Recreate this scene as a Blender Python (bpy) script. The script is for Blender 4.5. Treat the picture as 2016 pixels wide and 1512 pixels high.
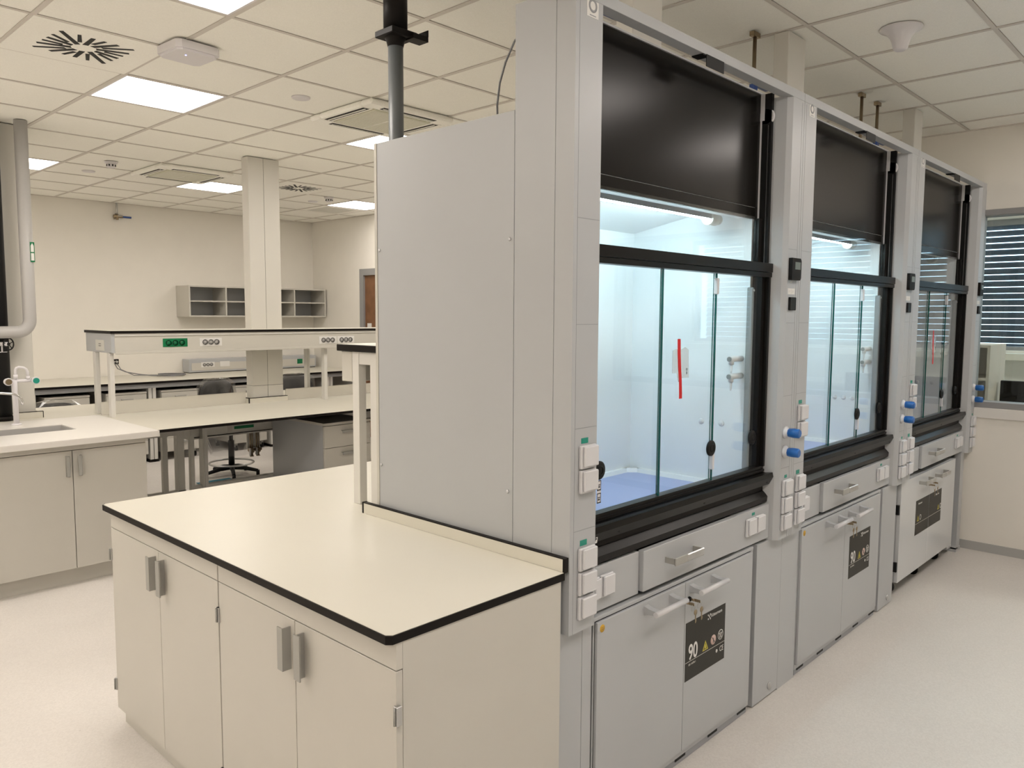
import bpy, bmesh, math, random
from mathutils import Matrix, Vector
random.seed(4)
PI = math.pi
S = bpy.context.scene
COL = S.collection
for o in list(bpy.data.objects):
    bpy.data.objects.remove(o)

# ------------------------------------------------------------ camera
R = ((0.6890717, -0.72467319, 0.00538034),
     (-0.05965973, -0.06412476, -0.99615698),
     (0.72223328, 0.6861026, -0.08742036))
cd = bpy.data.cameras.new('camera')
cam = bpy.data.objects.new('camera', cd)
COL.objects.link(cam)
CAMH = 1.6452
cam.matrix_world = Matrix(((R[0][0], -R[1][0], -R[2][0], 0),
                           (R[0][1], -R[1][1], -R[2][1], 0),
                           (R[0][2], -R[1][2], -R[2][2], CAMH),
                           (0, 0, 0, 1)))
cd.sensor_fit = 'HORIZONTAL'
cd.sensor_width = 36.0
cd.lens = 1541.7 / 2016 * 36.0
cd.clip_start = 0.05
cd.clip_end = 200
S.camera = cam

# ------------------------------------------------------------ world, exposure
w = bpy.data.worlds.new('world')
S.world = w
w.use_nodes = True
wn = w.node_tree.nodes
wl = w.node_tree.links
wn.clear()
wo = wn.new('ShaderNodeOutputWorld')
wb = wn.new('ShaderNodeBackground')
wb.inputs[0].default_value = (0.55, 0.72, 0.85, 1)
wb.inputs[1].default_value = 2.6
wl.new(wb.outputs[0], wo.inputs[0])
PANEL_STRENGTH = 7.3          # ceiling light panels
AISLE_STRENGTH = 7.0
TUBE_STRENGTH = 29.0          # fume hood tubes
S.view_settings.view_transform = 'Standard'
S.view_settings.look = 'None'
S.view_settings.gamma = 1
S.view_settings.exposure = 1.28
S.view_settings.use_curve_mapping = False
S.cycles.use_denoising = True
S.cycles.max_bounces = 10
S.cycles.diffuse_bounces = 5
S.cycles.glossy_bounces = 5
S.cycles.transparent_max_bounces = 24
S.cycles.sample_clamp_indirect = 6.0
S.cycles.caustics_reflective = False
S.cycles.caustics_refractive = False


# ------------------------------------------------------------ materials
def mat(name, col, rough=0.5, metal=0.0, noise=0.0, nscale=40.0, spec=0.5, bump=0.0, coat=0.0, rvar=0.0, ior=1.5):
    m = bpy.data.materials.new(name)
    m.use_nodes = True
    nt = m.node_tree
    b = nt.nodes['Principled BSDF']
    b.inputs['Roughness'].default_value = rough
    b.inputs['Metallic'].default_value = metal
    b.inputs['IOR'].default_value = ior
    b.inputs['Specular IOR Level'].default_value = spec
    b.inputs['Coat Weight'].default_value = coat
    b.inputs['Base Color'].default_value = (*col, 1)
    if noise or bump or rvar:
        tc = nt.nodes.new('ShaderNodeTexCoord')
        n = nt.nodes.new('ShaderNodeTexNoise')
        n.inputs['Scale'].default_value = nscale
        n.inputs['Detail'].default_value = 4
        nt.links.new(tc.outputs['Object'], n.inputs['Vector'])
        if noise:
            r = nt.nodes.new('ShaderNodeValToRGB')
            r.color_ramp.elements[0].position = 0.3
            r.color_ramp.elements[1].position = 0.7
            r.color_ramp.elements[0].color = (*[c * (1 - noise) for c in col], 1)
            r.color_ramp.elements[1].color = (*[min(1, c * (1 + noise)) for c in col], 1)
            nt.links.new(n.outputs['Fac'], r.inputs['Fac'])
            nt.links.new(r.outputs['Color'], b.inputs['Base Color'])
        if rvar:
            mr = nt.nodes.new('ShaderNodeMapRange')
            mr.inputs['To Min'].default_value = rough - rvar
            mr.inputs['To Max'].default_value = rough + rvar
            nt.links.new(n.outputs['Fac'], mr.inputs['Value'])
            nt.links.new(mr.outputs['Result'], b.inputs['Roughness'])
        if bump:
            bp = nt.nodes.new('ShaderNodeBump')
            bp.inputs['Strength'].default_value = bump
            bp.inputs['Distance'].default_value = 0.002
            nt.links.new(n.outputs['Fac'], bp.inputs['Height'])
            nt.links.new(bp.outputs['Normal'], b.inputs['Normal'])
    return m


def emis(name, col, strength):
    m = bpy.data.materials.new(name)
    m.use_nodes = True
    nt = m.node_tree
    nt.nodes.clear()
    o = nt.nodes.new('ShaderNodeOutputMaterial')
    e = nt.nodes.new('ShaderNodeEmission')
    e.inputs[0].default_value = (*col, 1)
    e.inputs[1].default_value = strength
    nt.links.new(e.outputs[0], o.inputs[0])
    return m


def glassmat(name, tint=(1, 1, 1), refl=1.0, ior=1.5, rough=0.0, veil=0.0, veilcol=(.8, .8, .8)):
    m = bpy.data.materials.new(name)
    m.use_nodes = True
    nt = m.node_tree
    nt.nodes.clear()
    o = nt.nodes.new('ShaderNodeOutputMaterial')
    t = nt.nodes.new('ShaderNodeBsdfTransparent')
    t.inputs[0].default_value = (*tint, 1)
    g = nt.nodes.new('ShaderNodeBsdfGlossy')
    g.inputs['Roughness'].default_value = rough
    f = nt.nodes.new('ShaderNodeFresnel')
    ge = nt.nodes.new('ShaderNodeNewGeometry')
    mr = nt.nodes.new('ShaderNodeMapRange')
    mr.inputs['To Min'].default_value = ior
    mr.inputs['To Max'].default_value = 1.0 / ior      # same reflectance from either side of a thin pane
    nt.links.new(ge.outputs['Backfacing'], mr.inputs['Value'])
    nt.links.new(mr.outputs['Result'], f.inputs[0])
    mx = nt.nodes.new('ShaderNodeMixShader')
    mu = nt.nodes.new('ShaderNodeMath')
    mu.operation = 'MULTIPLY'
    mu.inputs[1].default_value = refl
    nt.links.new(f.outputs[0], mu.inputs[0])
    nt.links.new(mu.outputs[0], mx.inputs[0])
    src = t
    if veil:
        d = nt.nodes.new('ShaderNodeBsdfDiffuse')
        d.inputs[0].default_value = (*veilcol, 1)
        m2 = nt.nodes.new('ShaderNodeMixShader')
        m2.inputs[0].default_value = veil
        nt.links.new(t.outputs[0], m2.inputs[1])
        nt.links.new(d.outputs[0], m2.inputs[2])
        src = m2
    nt.links.new(src.outputs[0], mx.inputs[1])
    nt.links.new(g.outputs[0], mx.inputs[2])
    nt.links.new(mx.outputs[0], o.inputs[0])
    return m


def floormat():
    m = mat('floor_vinyl', (.60, .585, .56), .42, spec=.45)
    nt = m.node_tree
    b = nt.nodes['Principled BSDF']
    tc = nt.nodes.new('ShaderNodeTexCoord')
    v = nt.nodes.new('ShaderNodeTexVoronoi')
    v.inputs['Scale'].default_value = 160
    r = nt.nodes.new('ShaderNodeValToRGB')
    r.color_ramp.elements[0].position = 0.0
    r.color_ramp.elements[1].position = 1.0
    r.color_ramp.elements[0].color = (.64, .605, .57, 1)
    r.color_ramp.elements[1].color = (.70, .665, .63, 1)
    nt.links.new(tc.outputs['Object'], v.inputs['Vector'])
    sp = nt.nodes.new('ShaderNodeSeparateColor')
    nt.links.new(v.outputs['Color'], sp.inputs[0])
    nt.links.new(sp.outputs[0], r.inputs['Fac'])
    n = nt.nodes.new('ShaderNodeTexNoise')
    n.inputs['Scale'].default_value = 2.2
    n.inputs['Detail'].default_value = 6
    nt.links.new(tc.outputs['Object'], n.inputs['Vector'])
    n2 = nt.nodes.new('ShaderNodeTexNoise')
    n2.inputs['Scale'].default_value = 28
    n2.inputs['Detail'].default_value = 3
    nt.links.new(tc.outputs['Object'], n2.inputs['Vector'])
    st = nt.nodes.new('ShaderNodeMapRange')
    st.inputs['From Min'].default_value = 0.74
    st.inputs['From Max'].default_value = 0.80
    st.inputs['To Min'].default_value = 1.0
    st.inputs['To Max'].default_value = 0.72
    nt.links.new(n2.outputs['Fac'], st.inputs['Value'])
    mp = nt.nodes.new('ShaderNodeMapRange')
    mp.inputs['To Min'].default_value = 0.93
    mp.inputs['To Max'].default_value = 1.07
    nt.links.new(n.outputs['Fac'], mp.inputs['Value'])
    mm = nt.nodes.new('ShaderNodeMath')
    mm.operation = 'MULTIPLY'
    nt.links.new(mp.outputs[0], mm.inputs[0])
    nt.links.new(st.outputs[0], mm.inputs[1])
    vm = nt.nodes.new('ShaderNodeVectorMath')
    vm.operation = 'SCALE'
    nt.links.new(r.outputs['Color'], vm.inputs[0])
    nt.links.new(mm.outputs[0], vm.inputs['Scale'])
    nt.links.new(vm.outputs[0], b.inputs['Base Color'])
    return m


M = dict(
    hood=mat('hood_laminate', (.452, .466, .482), .34, noise=.012, nscale=3, rvar=.03),
    hoodin=mat('hood_liner', (.80, .82, .83), .38),
    ceramic=mat('blue_ceramic', (.30, .36, .62), .3),
    cab=mat('cabinet_white', (.575, .555, .505), .42, noise=.012, nscale=4),
    top=mat('bench_laminate', (.67, .645, .565), .33, rvar=.03, nscale=6),
    corian=mat('sink_top', (.78, .755, .72), .3),
    edge=mat('black_edge', (.009, .007, .006), .5, ior=1.25),
    wall=mat('wall_paint', (.84, .81, .75), .65, noise=.012, nscale=5, bump=.05),
    tile=mat('ceiling_tile', (.955, .945, .885), .85, noise=.03, nscale=160, bump=.1),
    runner=mat('ceiling_runner', (.66, .62, .57), .5),
    floor=floormat(),
    base=mat('baseboard_grey', (.42, .42, .41), .5),
    black=mat('black_aluminium', (.009, .008, .007), .30, ior=1.25),
    panel=mat('black_panel', (.009, .008, .007), .22, ior=1.22, nscale=8),
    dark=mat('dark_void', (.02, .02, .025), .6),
    rubber=mat('black_rubber', (.010, .010, .010), .5, ior=1.3),
    alu=mat('brushed_aluminium', (.55, .55, .55), .32, metal=.9),
    chrome=mat('chrome', (.7, .7, .7), .12, metal=1.0),
    brass=mat('old_brass', (.33, .26, .17), .35, metal=.9),
    grey=mat('handle_grey', (.36, .355, .33), .45),
    frame=mat('support_grey', (.68, .67, .62), .45),
    rail=mat('rail_grey', (.22, .23, .235), .4),
    legw=mat('leg_white', (.68, .665, .63), .4),
    socket=mat('socket_white', (.66, .66, .68), .3),
    green=mat('green_tag', (.01, .27, .20), .4),
    dgreen=mat('socket_green', (.0, .17, .06), .4),
    blue=mat('valve_blue', (.01, .12, .42), .3),
    dblue=mat('lever_blue', (.01, .06, .28), .35),
    red=mat('red_tape', (.62, .006, .008), .45),
    yellow=mat('yellow_sticker', (.62, .36, .02), .5),
    white=mat('print_white', (.75, .74, .72), .5),
    sign=mat('sign_black', (.030, .028, .023), .42, ior=1.3),
    ink=mat('print_dark', (.05, .05, .05), .6),
    syellow=mat('sign_yellow', (.55, .48, .05), .5),
    spink=mat('sign_pink', (.62, .45, .40), .5),
    pipe=mat('pipe_light_grey', (.45, .44, .43), .4),
    pipegrey=mat('pipe_grey', (.12, .13, .135), .4),
    duct=mat('duct_white', (.66, .64, .59), .5),
    plastic=mat('white_plastic', (.74, .72, .74), .4),
    winframe=mat('window_frame_grey', (.30, .30, .30), .45),
    slat=mat('blind_slat', (.045, .05, .06), .45),
    wood=mat('door_wood', (.20, .095, .045), .45, noise=.15, nscale=9),
    beige=mat('beige_carcass', (.55, .50, .42), .55),
    glassedge=mat('glass_edge', (.005, .09, .075), .2),
    cable=mat('cable_grey', (.22, .22, .23), .5),
    shade=mat('reflector_grey', (.30, .31, .33), .4),
    teal=mat('teal_mat', (.02, .14, .20), .5),
    fabric=mat('chair_black', (.02, .02, .022), .7),
    screen=mat('lcd', (.16, .18, .15), .3),
    brown=mat('stain_brown', (.30, .17, .06), .6),
    glass=glassmat('clear_glass', (.985, .998, .996), 0.85, 1.45),
    wglass=glassmat('window_glass', (.9, .94, .95), 1.0, 1.45),
    film=glassmat('plastic_film', (.96, .96, .96), 1.5, 1.45, .07, .04, (.60, .60, .58)),
    pouch=glassmat('plastic_pouch', (.93, .94, .94), 1.4, 1.5, .1, .30, (.78, .80, .82)),
    splash=glassmat('splash_panel', (.95, .95, .93), 1.2, 1.45, .06, .55, (.84, .81, .74)),
    lamp=emis('lamp_diffuser', (1.0, .925, .845), PANEL_STRENGTH),
    lamp2=emis('lamp_diffuser_aisle', (1.0, .915, .85), AISLE_STRENGTH),
    tube=emis('hood_tube', (.72, .955, 1.0), TUBE_STRENGTH),
    fill_lamp=emis('fill_diffuser_next', (1.0, .92, .80), 3.5),  # glow of the light panel added in the next room
    led=emis('blue_led', (.15, .2, 1.0), 6),
)


# ------------------------------------------------------------ mesh builder
class MB:
    def __init__(s):
        s.v = []
        s.f = []
        s.sm = []
        s.mi = []
        s.m = 0

    def add(s, vs, fs, smooth=False):
        k = len(s.v)
        s.v += [tuple(v) for v in vs]
        for f in fs:
            s.f.append(tuple(i + k for i in f))
            s.sm.append(smooth)
            s.mi.append(s.m)
        return s

    def box(s, x0, x1, y0, y1, z0, z1, b=0.0):
        if x0 > x1: x0, x1 = x1, x0
        if y0 > y1: y0, y1 = y1, y0
        if z0 > z1: z0, z1 = z1, z0
        X, Y, Z = (x0, x1), (y0, y1), (z0, z1)
        if b <= 0:
            vs = [(X[i], Y[j], Z[k]) for i in (0, 1) for j in (0, 1) for k in (0, 1)]
            return s.add(vs, [(0, 1, 3, 2), (4, 6, 7, 5), (0, 4, 5, 1), (2, 3, 7, 6), (0, 2, 6, 4), (1, 5, 7, 3)])
        b = min(b, (x1 - x0) * .45, (y1 - y0) * .45, (z1 - z0) * .45)
        vs = []
        ix = {}
        for i in (0, 1):
            for j in (0, 1):
                for k in (0, 1):
                    sx, sy, sz = 1 - 2 * i, 1 - 2 * j, 1 - 2 * k
                    x, y, z = X[i], Y[j], Z[k]
                    for a, p in enumerate(((x, y + sy * b, z + sz * b), (x + sx * b, y, z + sz * b), (x + sx * b, y + sy * b, z))):
                        ix[(i, j, k, a)] = len(vs)
                        vs.append(p)
        fs = []
        o = ((0, 0), (0, 1), (1, 1), (1, 0))
        for q in (0, 1):
            fs.append([ix[(q, j, k, 0)] for j, k in o])
            fs.append([ix[(i, q, k, 1)] for i, k in o])
            fs.append([ix[(i, j, q, 2)] for i, j in o])
        for p in (0, 1):
            for q in (0, 1):
                fs.append([ix[(p, q, 0, 0)], ix[(p, q, 1, 0)], ix[(p, q, 1, 1)], ix[(p, q, 0, 1)]])
                fs.append([ix[(p, 0, q, 0)], ix[(p, 1, q, 0)], ix[(p, 1, q, 2)], ix[(p, 0, q, 2)]])
                fs.append([ix[(0, p, q, 1)], ix[(1, p, q, 1)], ix[(1, p, q, 2)], ix[(0, p, q, 2)]])
        for i in (0, 1):
            for j in (0, 1):
                for k in (0, 1):
                    fs.append([ix[(i, j, k, a)] for a in (0, 1, 2)])
        return s.add(vs, fs)

    def prism(s, poly, axis, a0, a1):
        """poly in the two remaining axes, in axis order"""
        n = len(poly)
        vs = []
        for a in (a0, a1):
            for p, q in poly:
                vs.append({'x': (a, p, q), 'y': (p, a, q), 'z': (p, q, a)}[axis])
        fs = [tuple(range(n)), tuple(range(2 * n - 1, n - 1, -1))]
        for i in range(n):
            j = (i + 1) % n
            fs.append((i, j, n + j, n + i))
        return s.add(vs, fs)

    def cyl(s, p0, p1, r0, r1=None, n=16, caps=True):
        r1 = r0 if r1 is None else r1
        p0, p1 = Vector(p0), Vector(p1)
        d = (p1 - p0).normalized()
        u = d.orthogonal().normalized()
        v = d.cross(u)
        vs = []
        for p, r in ((p0, r0), (p1, r1)):
            for i in range(n):
                a = 2 * PI * i / n
                vs.append(p + u * (math.cos(a) * r) + v * (math.sin(a) * r))
        s.add(vs, [(i, (i + 1) % n, n + (i + 1) % n, n + i) for i in range(n)], True)
        if caps:
            k = len(s.v) - 2 * n
            for f in (tuple(range(k, k + n)), tuple(range(k + 2 * n - 1, k + n - 1, -1))):
                s.f.append(f)
                s.sm.append(False)
                s.mi.append(s.m)
        return s

    def tube(s, pts, r, n=10, caps=True, r1=None):
        pts = [Vector(p) for p in pts]
        rings = []
        u = None
        vs = []
        for i, p in enumerate(pts):
            d = ((pts[min(i + 1, len(pts) - 1)] - pts[max(i - 1, 0)])).normalized()
            u = d.orthogonal().normalized() if u is None else (u - d * u.dot(d)).normalized()
            v = d.cross(u)
            rr = r if r1 is None else r + (r1 - r) * i / (len(pts) - 1)
            for k in range(n):
                a = 2 * PI * k / n
                vs.append(p + u * math.cos(a) * rr + v * math.sin(a) * rr)
        fs = []
        for i in range(len(pts) - 1):
            for k in range(n):
                fs.append((i * n + k, i * n + (k + 1) % n, (i + 1) * n + (k + 1) % n, (i + 1) * n + k))
        s.add(vs, fs, True)
        if caps:
            k0 = len(s.v) - len(vs)
            for f in (tuple(range(k0, k0 + n)), tuple(range(k0 + len(vs) - 1, k0 + len(vs) - n - 1, -1))):
                s.f.append(f)
                s.sm.append(False)
                s.mi.append(s.m)
        return s

    def lathe(s, prof, c=(0, 0, 0), axis='z', n=24):
        """prof: list of (radius, height along axis)"""
        vs = []
        for r, h in prof:
            for k in range(n):
                a = 2 * PI * k / n
                p, q = math.cos(a) * r, math.sin(a) * r
                t = {'z': (p, q, h), 'y': (p, h, q), 'x': (h, p, q)}[axis]
                vs.append((c[0] + t[0], c[1] + t[1], c[2] + t[2]))
        fs = []
        for i in range(len(prof) - 1):
            for k in range(n):
                fs.append((i * n + k, i * n + (k + 1) % n, (i + 1) * n + (k + 1) % n, (i + 1) * n + k))
        s.add(vs, fs, True)
        if prof[0] == prof[-1]:
            return s
        k0 = len(s.v) - len(vs)
        for f, rr in ((tuple(range(k0, k0 + n)), prof[0][0]), (tuple(range(k0 + len(vs) - 1, k0 + len(vs) - n - 1, -1)), prof[-1][0])):
            if rr > 1e-4:
                s.f.append(f)
                s.sm.append(False)
                s.mi.append(s.m)
        return s


def build(name, mb, mats, parent=None, kind=None, label=None):
    me = bpy.data.meshes.new(name)
    me.from_pydata(mb.v, [], mb.f)
    if not isinstance(mats, (list, tuple)):
        mats = [mats]
    for m in mats:
        me.materials.append(M[m] if isinstance(m, str) else m)
    me.polygons.foreach_set('use_smooth', mb.sm)
    me.polygons.foreach_set('material_index', mb.mi)
    bm = bmesh.new()
    bm.from_mesh(me)
    bmesh.ops.recalc_face_normals(bm, faces=bm.faces)
    bm.to_mesh(me)
    bm.free()
    me.update()
    o = bpy.data.objects.new(name, me)
    COL.objects.link(o)
    if parent is not None:
        o.parent = parent
    if kind:
        o['kind'] = kind
    if label:
        o['label'] = label
    return o


def thing(name, label, cat, loc=(0, 0, 0), rz=0.0, group=None):
    o = bpy.data.objects.new(name, None)
    o.empty_display_size = .1
    COL.objects.link(o)
    o.location = loc
    o.rotation_euler = (0, 0, rz)
    o['label'] = label
    o['category'] = cat
    if group:
        o['group'] = group
    return o


def tag(o, label, cat, group=None):
    o['label'] = label
    o['category'] = cat
    if group:
        o['group'] = group
    return o


def struct(name, mb, m, parent=None, kind='structure'):
    return build(name, mb, m, parent, kind if parent is None else None)


KIDS = {}


def dup(root, loc, rz=None, label=None):
    r = root.copy()
    COL.objects.link(r)
    r.location = loc
    if rz is not None:
        r.rotation_euler = (0, 0, rz)
    if label:
        r['label'] = label
    for ch in list(root.children):
        c = ch.copy()
        COL.objects.link(c)
        c.parent = r
        for g in list(ch.children):
            d = g.copy()
            COL.objects.link(d)
            d.parent = c
    return r


def text(name, s, size, mat_, parent, loc, rot=(PI / 2, 0, 0), align='LEFT', sx=1.0, bold=0.0):
    """flat lettering as a mesh; default stands on a surface that faces -Y"""
    cu = bpy.data.curves.new(name, 'FONT')
    cu.body = s
    cu.size = size
    cu.align_x = align
    cu.offset = bold
    cu.extrude = 0.0002
    t = bpy.data.objects.new(name, cu)
    COL.objects.link(t)
    dg = bpy.context.evaluated_depsgraph_get()
    dg.update()
    me = bpy.data.meshes.new_from_object(t.evaluated_get(dg))
    bpy.data.objects.remove(t)
    bpy.data.curves.remove(cu)
    me.name = name
    me.materials.clear()
    me.materials.append(M[mat_])
    o = bpy.data.objects.new(name, me)
    COL.objects.link(o)
    o.parent = parent
    o.location = loc
    o.rotation_euler = rot
    o.scale = (sx, 1, 1)
    return o


# ------------------------------------------------------------ room
HC = 2.9353
XR, YW = 6.22, 9.85
XL, YN = -3.0, -2.2
struct('floor', MB().box(XL - .1, 11.5, YN - .1, YW + .1, -.1, 0), 'floor')
struct('wall_far', MB().box(XL, XR + .12, YW, YW + .12, 0, HC + .3), 'wall')
struct('wall_left', MB().box(XL - .12, XL, YN, YW + .12, 0, HC + .3), 'wall')
struct('wall_near', MB().box(XL, XR + .12, YN - .12, YN, 0, HC + .3), 'wall')
WY0, WY1, WZ0, WZ1 = -1.55, 1.47, 1.032, 2.385
DY0, DY1, DZ = 7.72, 8.66, 2.19
wr = struct('wall_right', MB().box(XR, XR + .12, YN, WY0, 0, HC + .3).box(XR, XR + .12, WY0, WY1, 0, WZ0)
            .box(XR, XR + .12, WY0, WY1, WZ1, HC + .3).box(XR, XR + .12, WY1, DY0, 0, HC + .3)
            .box(XR, XR + .12, DY0, DY1, DZ, HC + .3).box(XR, XR + .12, DY1, YW, 0, HC + .3), 'wall')
struct('baseboard_right', MB().box(XR - .006, XR, YN, DY0 - .06, 0, .062).box(XR - .006, XR, DY1 + .06, YW, 0, .062), 'base')
struct('baseboard_far', MB().box(XL, XR, YW - .006, YW, 0, .062), 'base')
# door in the right wall
d1 = struct('door_1', MB().box(XR + .02, XR + .06, DY0 + .03, DY1 - .03, .006, DZ - .03, .002), 'wood')
build('door_frame', MB().box(XR - .008, XR + .10, DY0 - .055, DY0 + .03, 0, DZ + .055).box(XR - .008, XR + .10, DY1 - .03, DY1 + .055, 0, DZ + .055)
      .box(XR - .008, XR + .10, DY0 + .03, DY1 - .03, DZ - .03, DZ + .055), 'winframe', d1)
build('door_handle', MB().cyl((XR + .02, DY1 - .10, 1.05), (XR - .03, DY1 - .10, 1.05), .009).cyl((XR - .03, DY1 - .10, 1.05), (XR - .03, DY1 - .22, 1.05), .009), 'alu', d1)
build('door_plate', MB().box(XR + .016, XR + .02, DY1 - .17, DY1 - .08, 1.44, 1.53), 'white', d1)
# interior window with a view into the next room
wn1 = struct('window_1', MB().box(XR + .055, XR + .061, WY0 + .04, WY1 - .04, WZ0 + .03, WZ1 - .04), 'wglass')
fr = MB()
fr.box(XR - .012, XR + .13, WY0, WY1, WZ1 - .04, WZ1, .002).box(XR - .012, XR + .13, WY0, WY1, WZ0 - .012, WZ0 + .03, .002)
fr.box(XR - .012, XR + .13, WY0, WY0 + .04, WZ0, WZ1).box(XR - .012, XR + .13, WY1 - .04, WY1, WZ0, WZ1)
build('window_frame', fr, 'winframe', wn1)
build('window_sill', MB().box(XR - .018, XR, WY0 - .03, WY1 + .004, .948, WZ0 - .012, .003), 'corian', wn1)

# next room: shell, outer window with blinds, bench and furniture
XO = 9.4
struct('wall_outer', MB().box(XO, XO + .15, YN - .8, 4.2, 0, 1.31).box(XO, XO + .15, YN - .8, 4.2, 2.66, HC + .3)
       .box(XO, XO + .15, YN - .8, -2.6, 1.31, 2.66).box(XO, XO + .15, 3.6, 4.2, 1.31, 2.66), 'wall')
struct('wall_next_left', MB().box(XR + .12, XO + .15, 4.2, 4.3, 0, HC + .3), 'wall')
struct('wall_next_right', MB().box(XR + .12, XO + .15, YN - .9, YN - .8, 0, HC + .3).box(XR, XR + .12, YN - .9, YN, 0, HC + .3), 'wall')
wn2 = struct('window_2', MB().box(XO + .10, XO + .106, -2.58, 3.58, 1.33, 2.64), 'wglass')
f2 = MB()
for y in (-2.6, -1.1, 3.54):
    f2.box(XO + .07, XO + .13, y, y + .06, 1.31, 2.66)
f2.box(XO + .07, XO + .13, -2.6, 3.6, 1.31, 1.35).box(XO + .07, XO + .13, -2.6, 3.6, 2.6, 2.66)
build('window_frame', f2, 'winframe', wn2)
build('window_sill', MB().box(XO - .16, XO + .06, -2.6, 3.6, 1.215, 1.285, .004), 'top', wn2)
tb = thing('venetian_blind', 'dark grey slatted blind closed over the outer window beyond the glazed partition', 'blind', (XO + .3, .5, 1.3))
sl = MB().box(-.0355, .0355, -3.05, 3.05, 0, .003)
sl.v = [(x * math.cos(.93) - 0 * z, y, x * math.sin(.93) + z) for x, y, z in sl.v]
proto_me = None
for k in range(21):
    if proto_me is None:
        o = build('slat', sl, 'slat', tb)
        proto_me = o.data
    else:
        o = bpy.data.objects.new('slat', proto_me)
        COL.objects.link(o)
        o.parent = tb
    o.location = (0, 0, .04 + k * .0665)
    o.rotation_euler = (random.uniform(-.0008, .0008), 0, 0)
build('head_rail', MB().box(-.04, .04, -3.05, 3.05, 1.44, 1.50), 'slat', tb)
# benches beyond the partition
t = thing('window_bench', 'cream bench below the blinds in the room beyond the partition', 'bench', (8.9, .5, 0))
build('bench_top', MB().box(-.35, .34, -2.9, 1.9, .90, .935, .003), 'top', t)
build('bench_body', MB().box(-.28, .33, -2.85, 1.85, 0, .90), 'beige', t)
t = thing('open_cabinet', 'beige open box shelf unit seen through the partition glass', 'cabinet', (6.95, 1.52, 0))
build('carcass', MB().box(-.2, .30, -.07, -.05, .0, 1.44).box(-.2, .30, .9, .92, .0, 1.44).box(.28, .30, -.05, .9, .0, 1.44)
      .box(-.2, .28, -.05, .9, .2, .23), 'beige', t)
build('shelf', MB().box(-.2, .28, -.05, .9, 1.17, 1.19), 'beige', t)
build('shelf', MB().box(-.2, .28, -.05, .9, 1.42, 1.44), 'beige', t)
t = thing('side_bench', 'low cream bench standing against the partition in the next room', 'bench', (6.9, .0, 0))
build('bench_top', MB().box(-.45, .35, -2.6, 1.44, .92, .955), 'top', t)
build('bench_body', MB().box(-.43, .3, -2.55, 1.40, 0, .92), 'beige', t)
t = thing('dark_monitor', 'black glossy screen standing on the bench beyond the partition', 'monitor', (7.05, .9, .955))
build('screen_panel', MB().box(-.02, .02, -.55, .53, .02, .205, .004), 'edge', t)
build('stand', MB().box(-.06, .06, -.3, -.1, 0, .02).box(-.06, .06, .1, .3, 0, .02), 'edge', t)

t = thing('ceiling_light', 'added unseen light panel brightening the room beyond the partition', 'light', (7.9, .3, HC))  # unseen lamp, added to brighten the bench and slats beyond the partition
build('light_frame', MB().box(-.32, .32, -1.6, 1.6, -.02, 0), 'plastic', t)
build('diffuser', MB().box(-.30, .30, -1.58, 1.58, -.024, -.02), 'fill_lamp', t)

# ceiling with individual tiles
GX, GY, D = 1.718, 4.5426, .6
LIGHTS = {(0, 0): 'l', (0, 5): 'l', (3, 5): 'l', (6, 5): 'l', (3, 0): 'l', (6, 0): 'l', (-1, -3): 'l',
          (-3, 0): 'l', (-3, 5): 'l', (-4, -3): 'l', (-6, 0): 'l', (-6, 5): 'l', (-7, -3): 'l',
          (3, -8): 'a', (6, -8): 'a', (0, -8): 'a', (-3, -8): 'a', (-6, -8): 'a'}
SPECIAL = {(-1, -1), (4, 4), (2, 4), (2, -1), (6, 6)}
ceil = struct('ceiling', MB().box(XL, XR + .12, YN, YW + .12, HC + .06, HC + .16), 'tile')
struct('ceiling_next', MB().box(XR + .12, XO + .15, YN - .9, 4.3, HC + .0, HC + .16), 'tile')
tile_me = None
stuff = MB()
i0, i1 = int(math.floor((XL - GX) / D)), int(math.floor((XR - GX) / D))
j0, j1 = int(math.floor((YN - GY) / D)), int(math.floor((YW - GY) / D))
g = .009
for i in range(i0, i1 + 1):
    for j in range(j0, j1 + 1):
        if (i, j) in LIGHTS or (i, j) in SPECIAL:
            continue
        x, y = GX + i * D, GY + j * D
        xa, xb, ya, yb = max(x + g, XL), min(x + D - g, XR), max(y + g, YN), min(y + D - g, YW)
        if xb - xa < .02 or yb - ya < .02:
            continue
        vis = i >= -2 and j >= -7
        full = xb - xa > D - 2 * g - 1e-6 and yb - ya > D - 2 * g - 1e-6
        if not vis:
            stuff.box(xa, xb, ya, yb, HC + .004, HC + .02)
        elif full:
            if tile_me is None:
                o = build('ceiling_tile', MB().box(g, D - g, g, D - g, .004, .02, .003), 'tile', ceil)
                tile_me = o.data
            else:
                o = bpy.data.objects.new('ceiling_tile', tile_me)
                COL.objects.link(o)
                o.parent = ceil
            o.location = (x, y, HC)
        else:
            build('ceiling_tile', MB().box(xa, xb, ya, yb, HC + .004, HC + .02, .003), 'tile', ceil)
o = build('tile_field', stuff, 'tile', ceil)
o['kind'] = 'stuff'
for i in range(i0 + 1, i1 + 1):
    x = GX + i * D
    build('grid_runner', MB().box(x - .012, x + .012, YN, YW, HC, HC + .003).box(x - .002, x + .002, YN, YW, HC + .003, HC + .04), 'runner', ceil)
for j in range(j0 + 1, j1 + 1):
    y = GY + j * D
    build('grid_runner', MB().box(XL, XR, y - .010, y + .010, HC + .0004, HC + .0034).box(XL, XR, y - .002, y + .002, HC + .0034, HC + .04), 'runner', ceil)
struct('trim_1', MB().box(XL, XR, YW - .02, YW, HC - .002, HC + .004).box(XR - .02, XR, YN, YW, HC - .002, HC + .004), 'runner')

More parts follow.
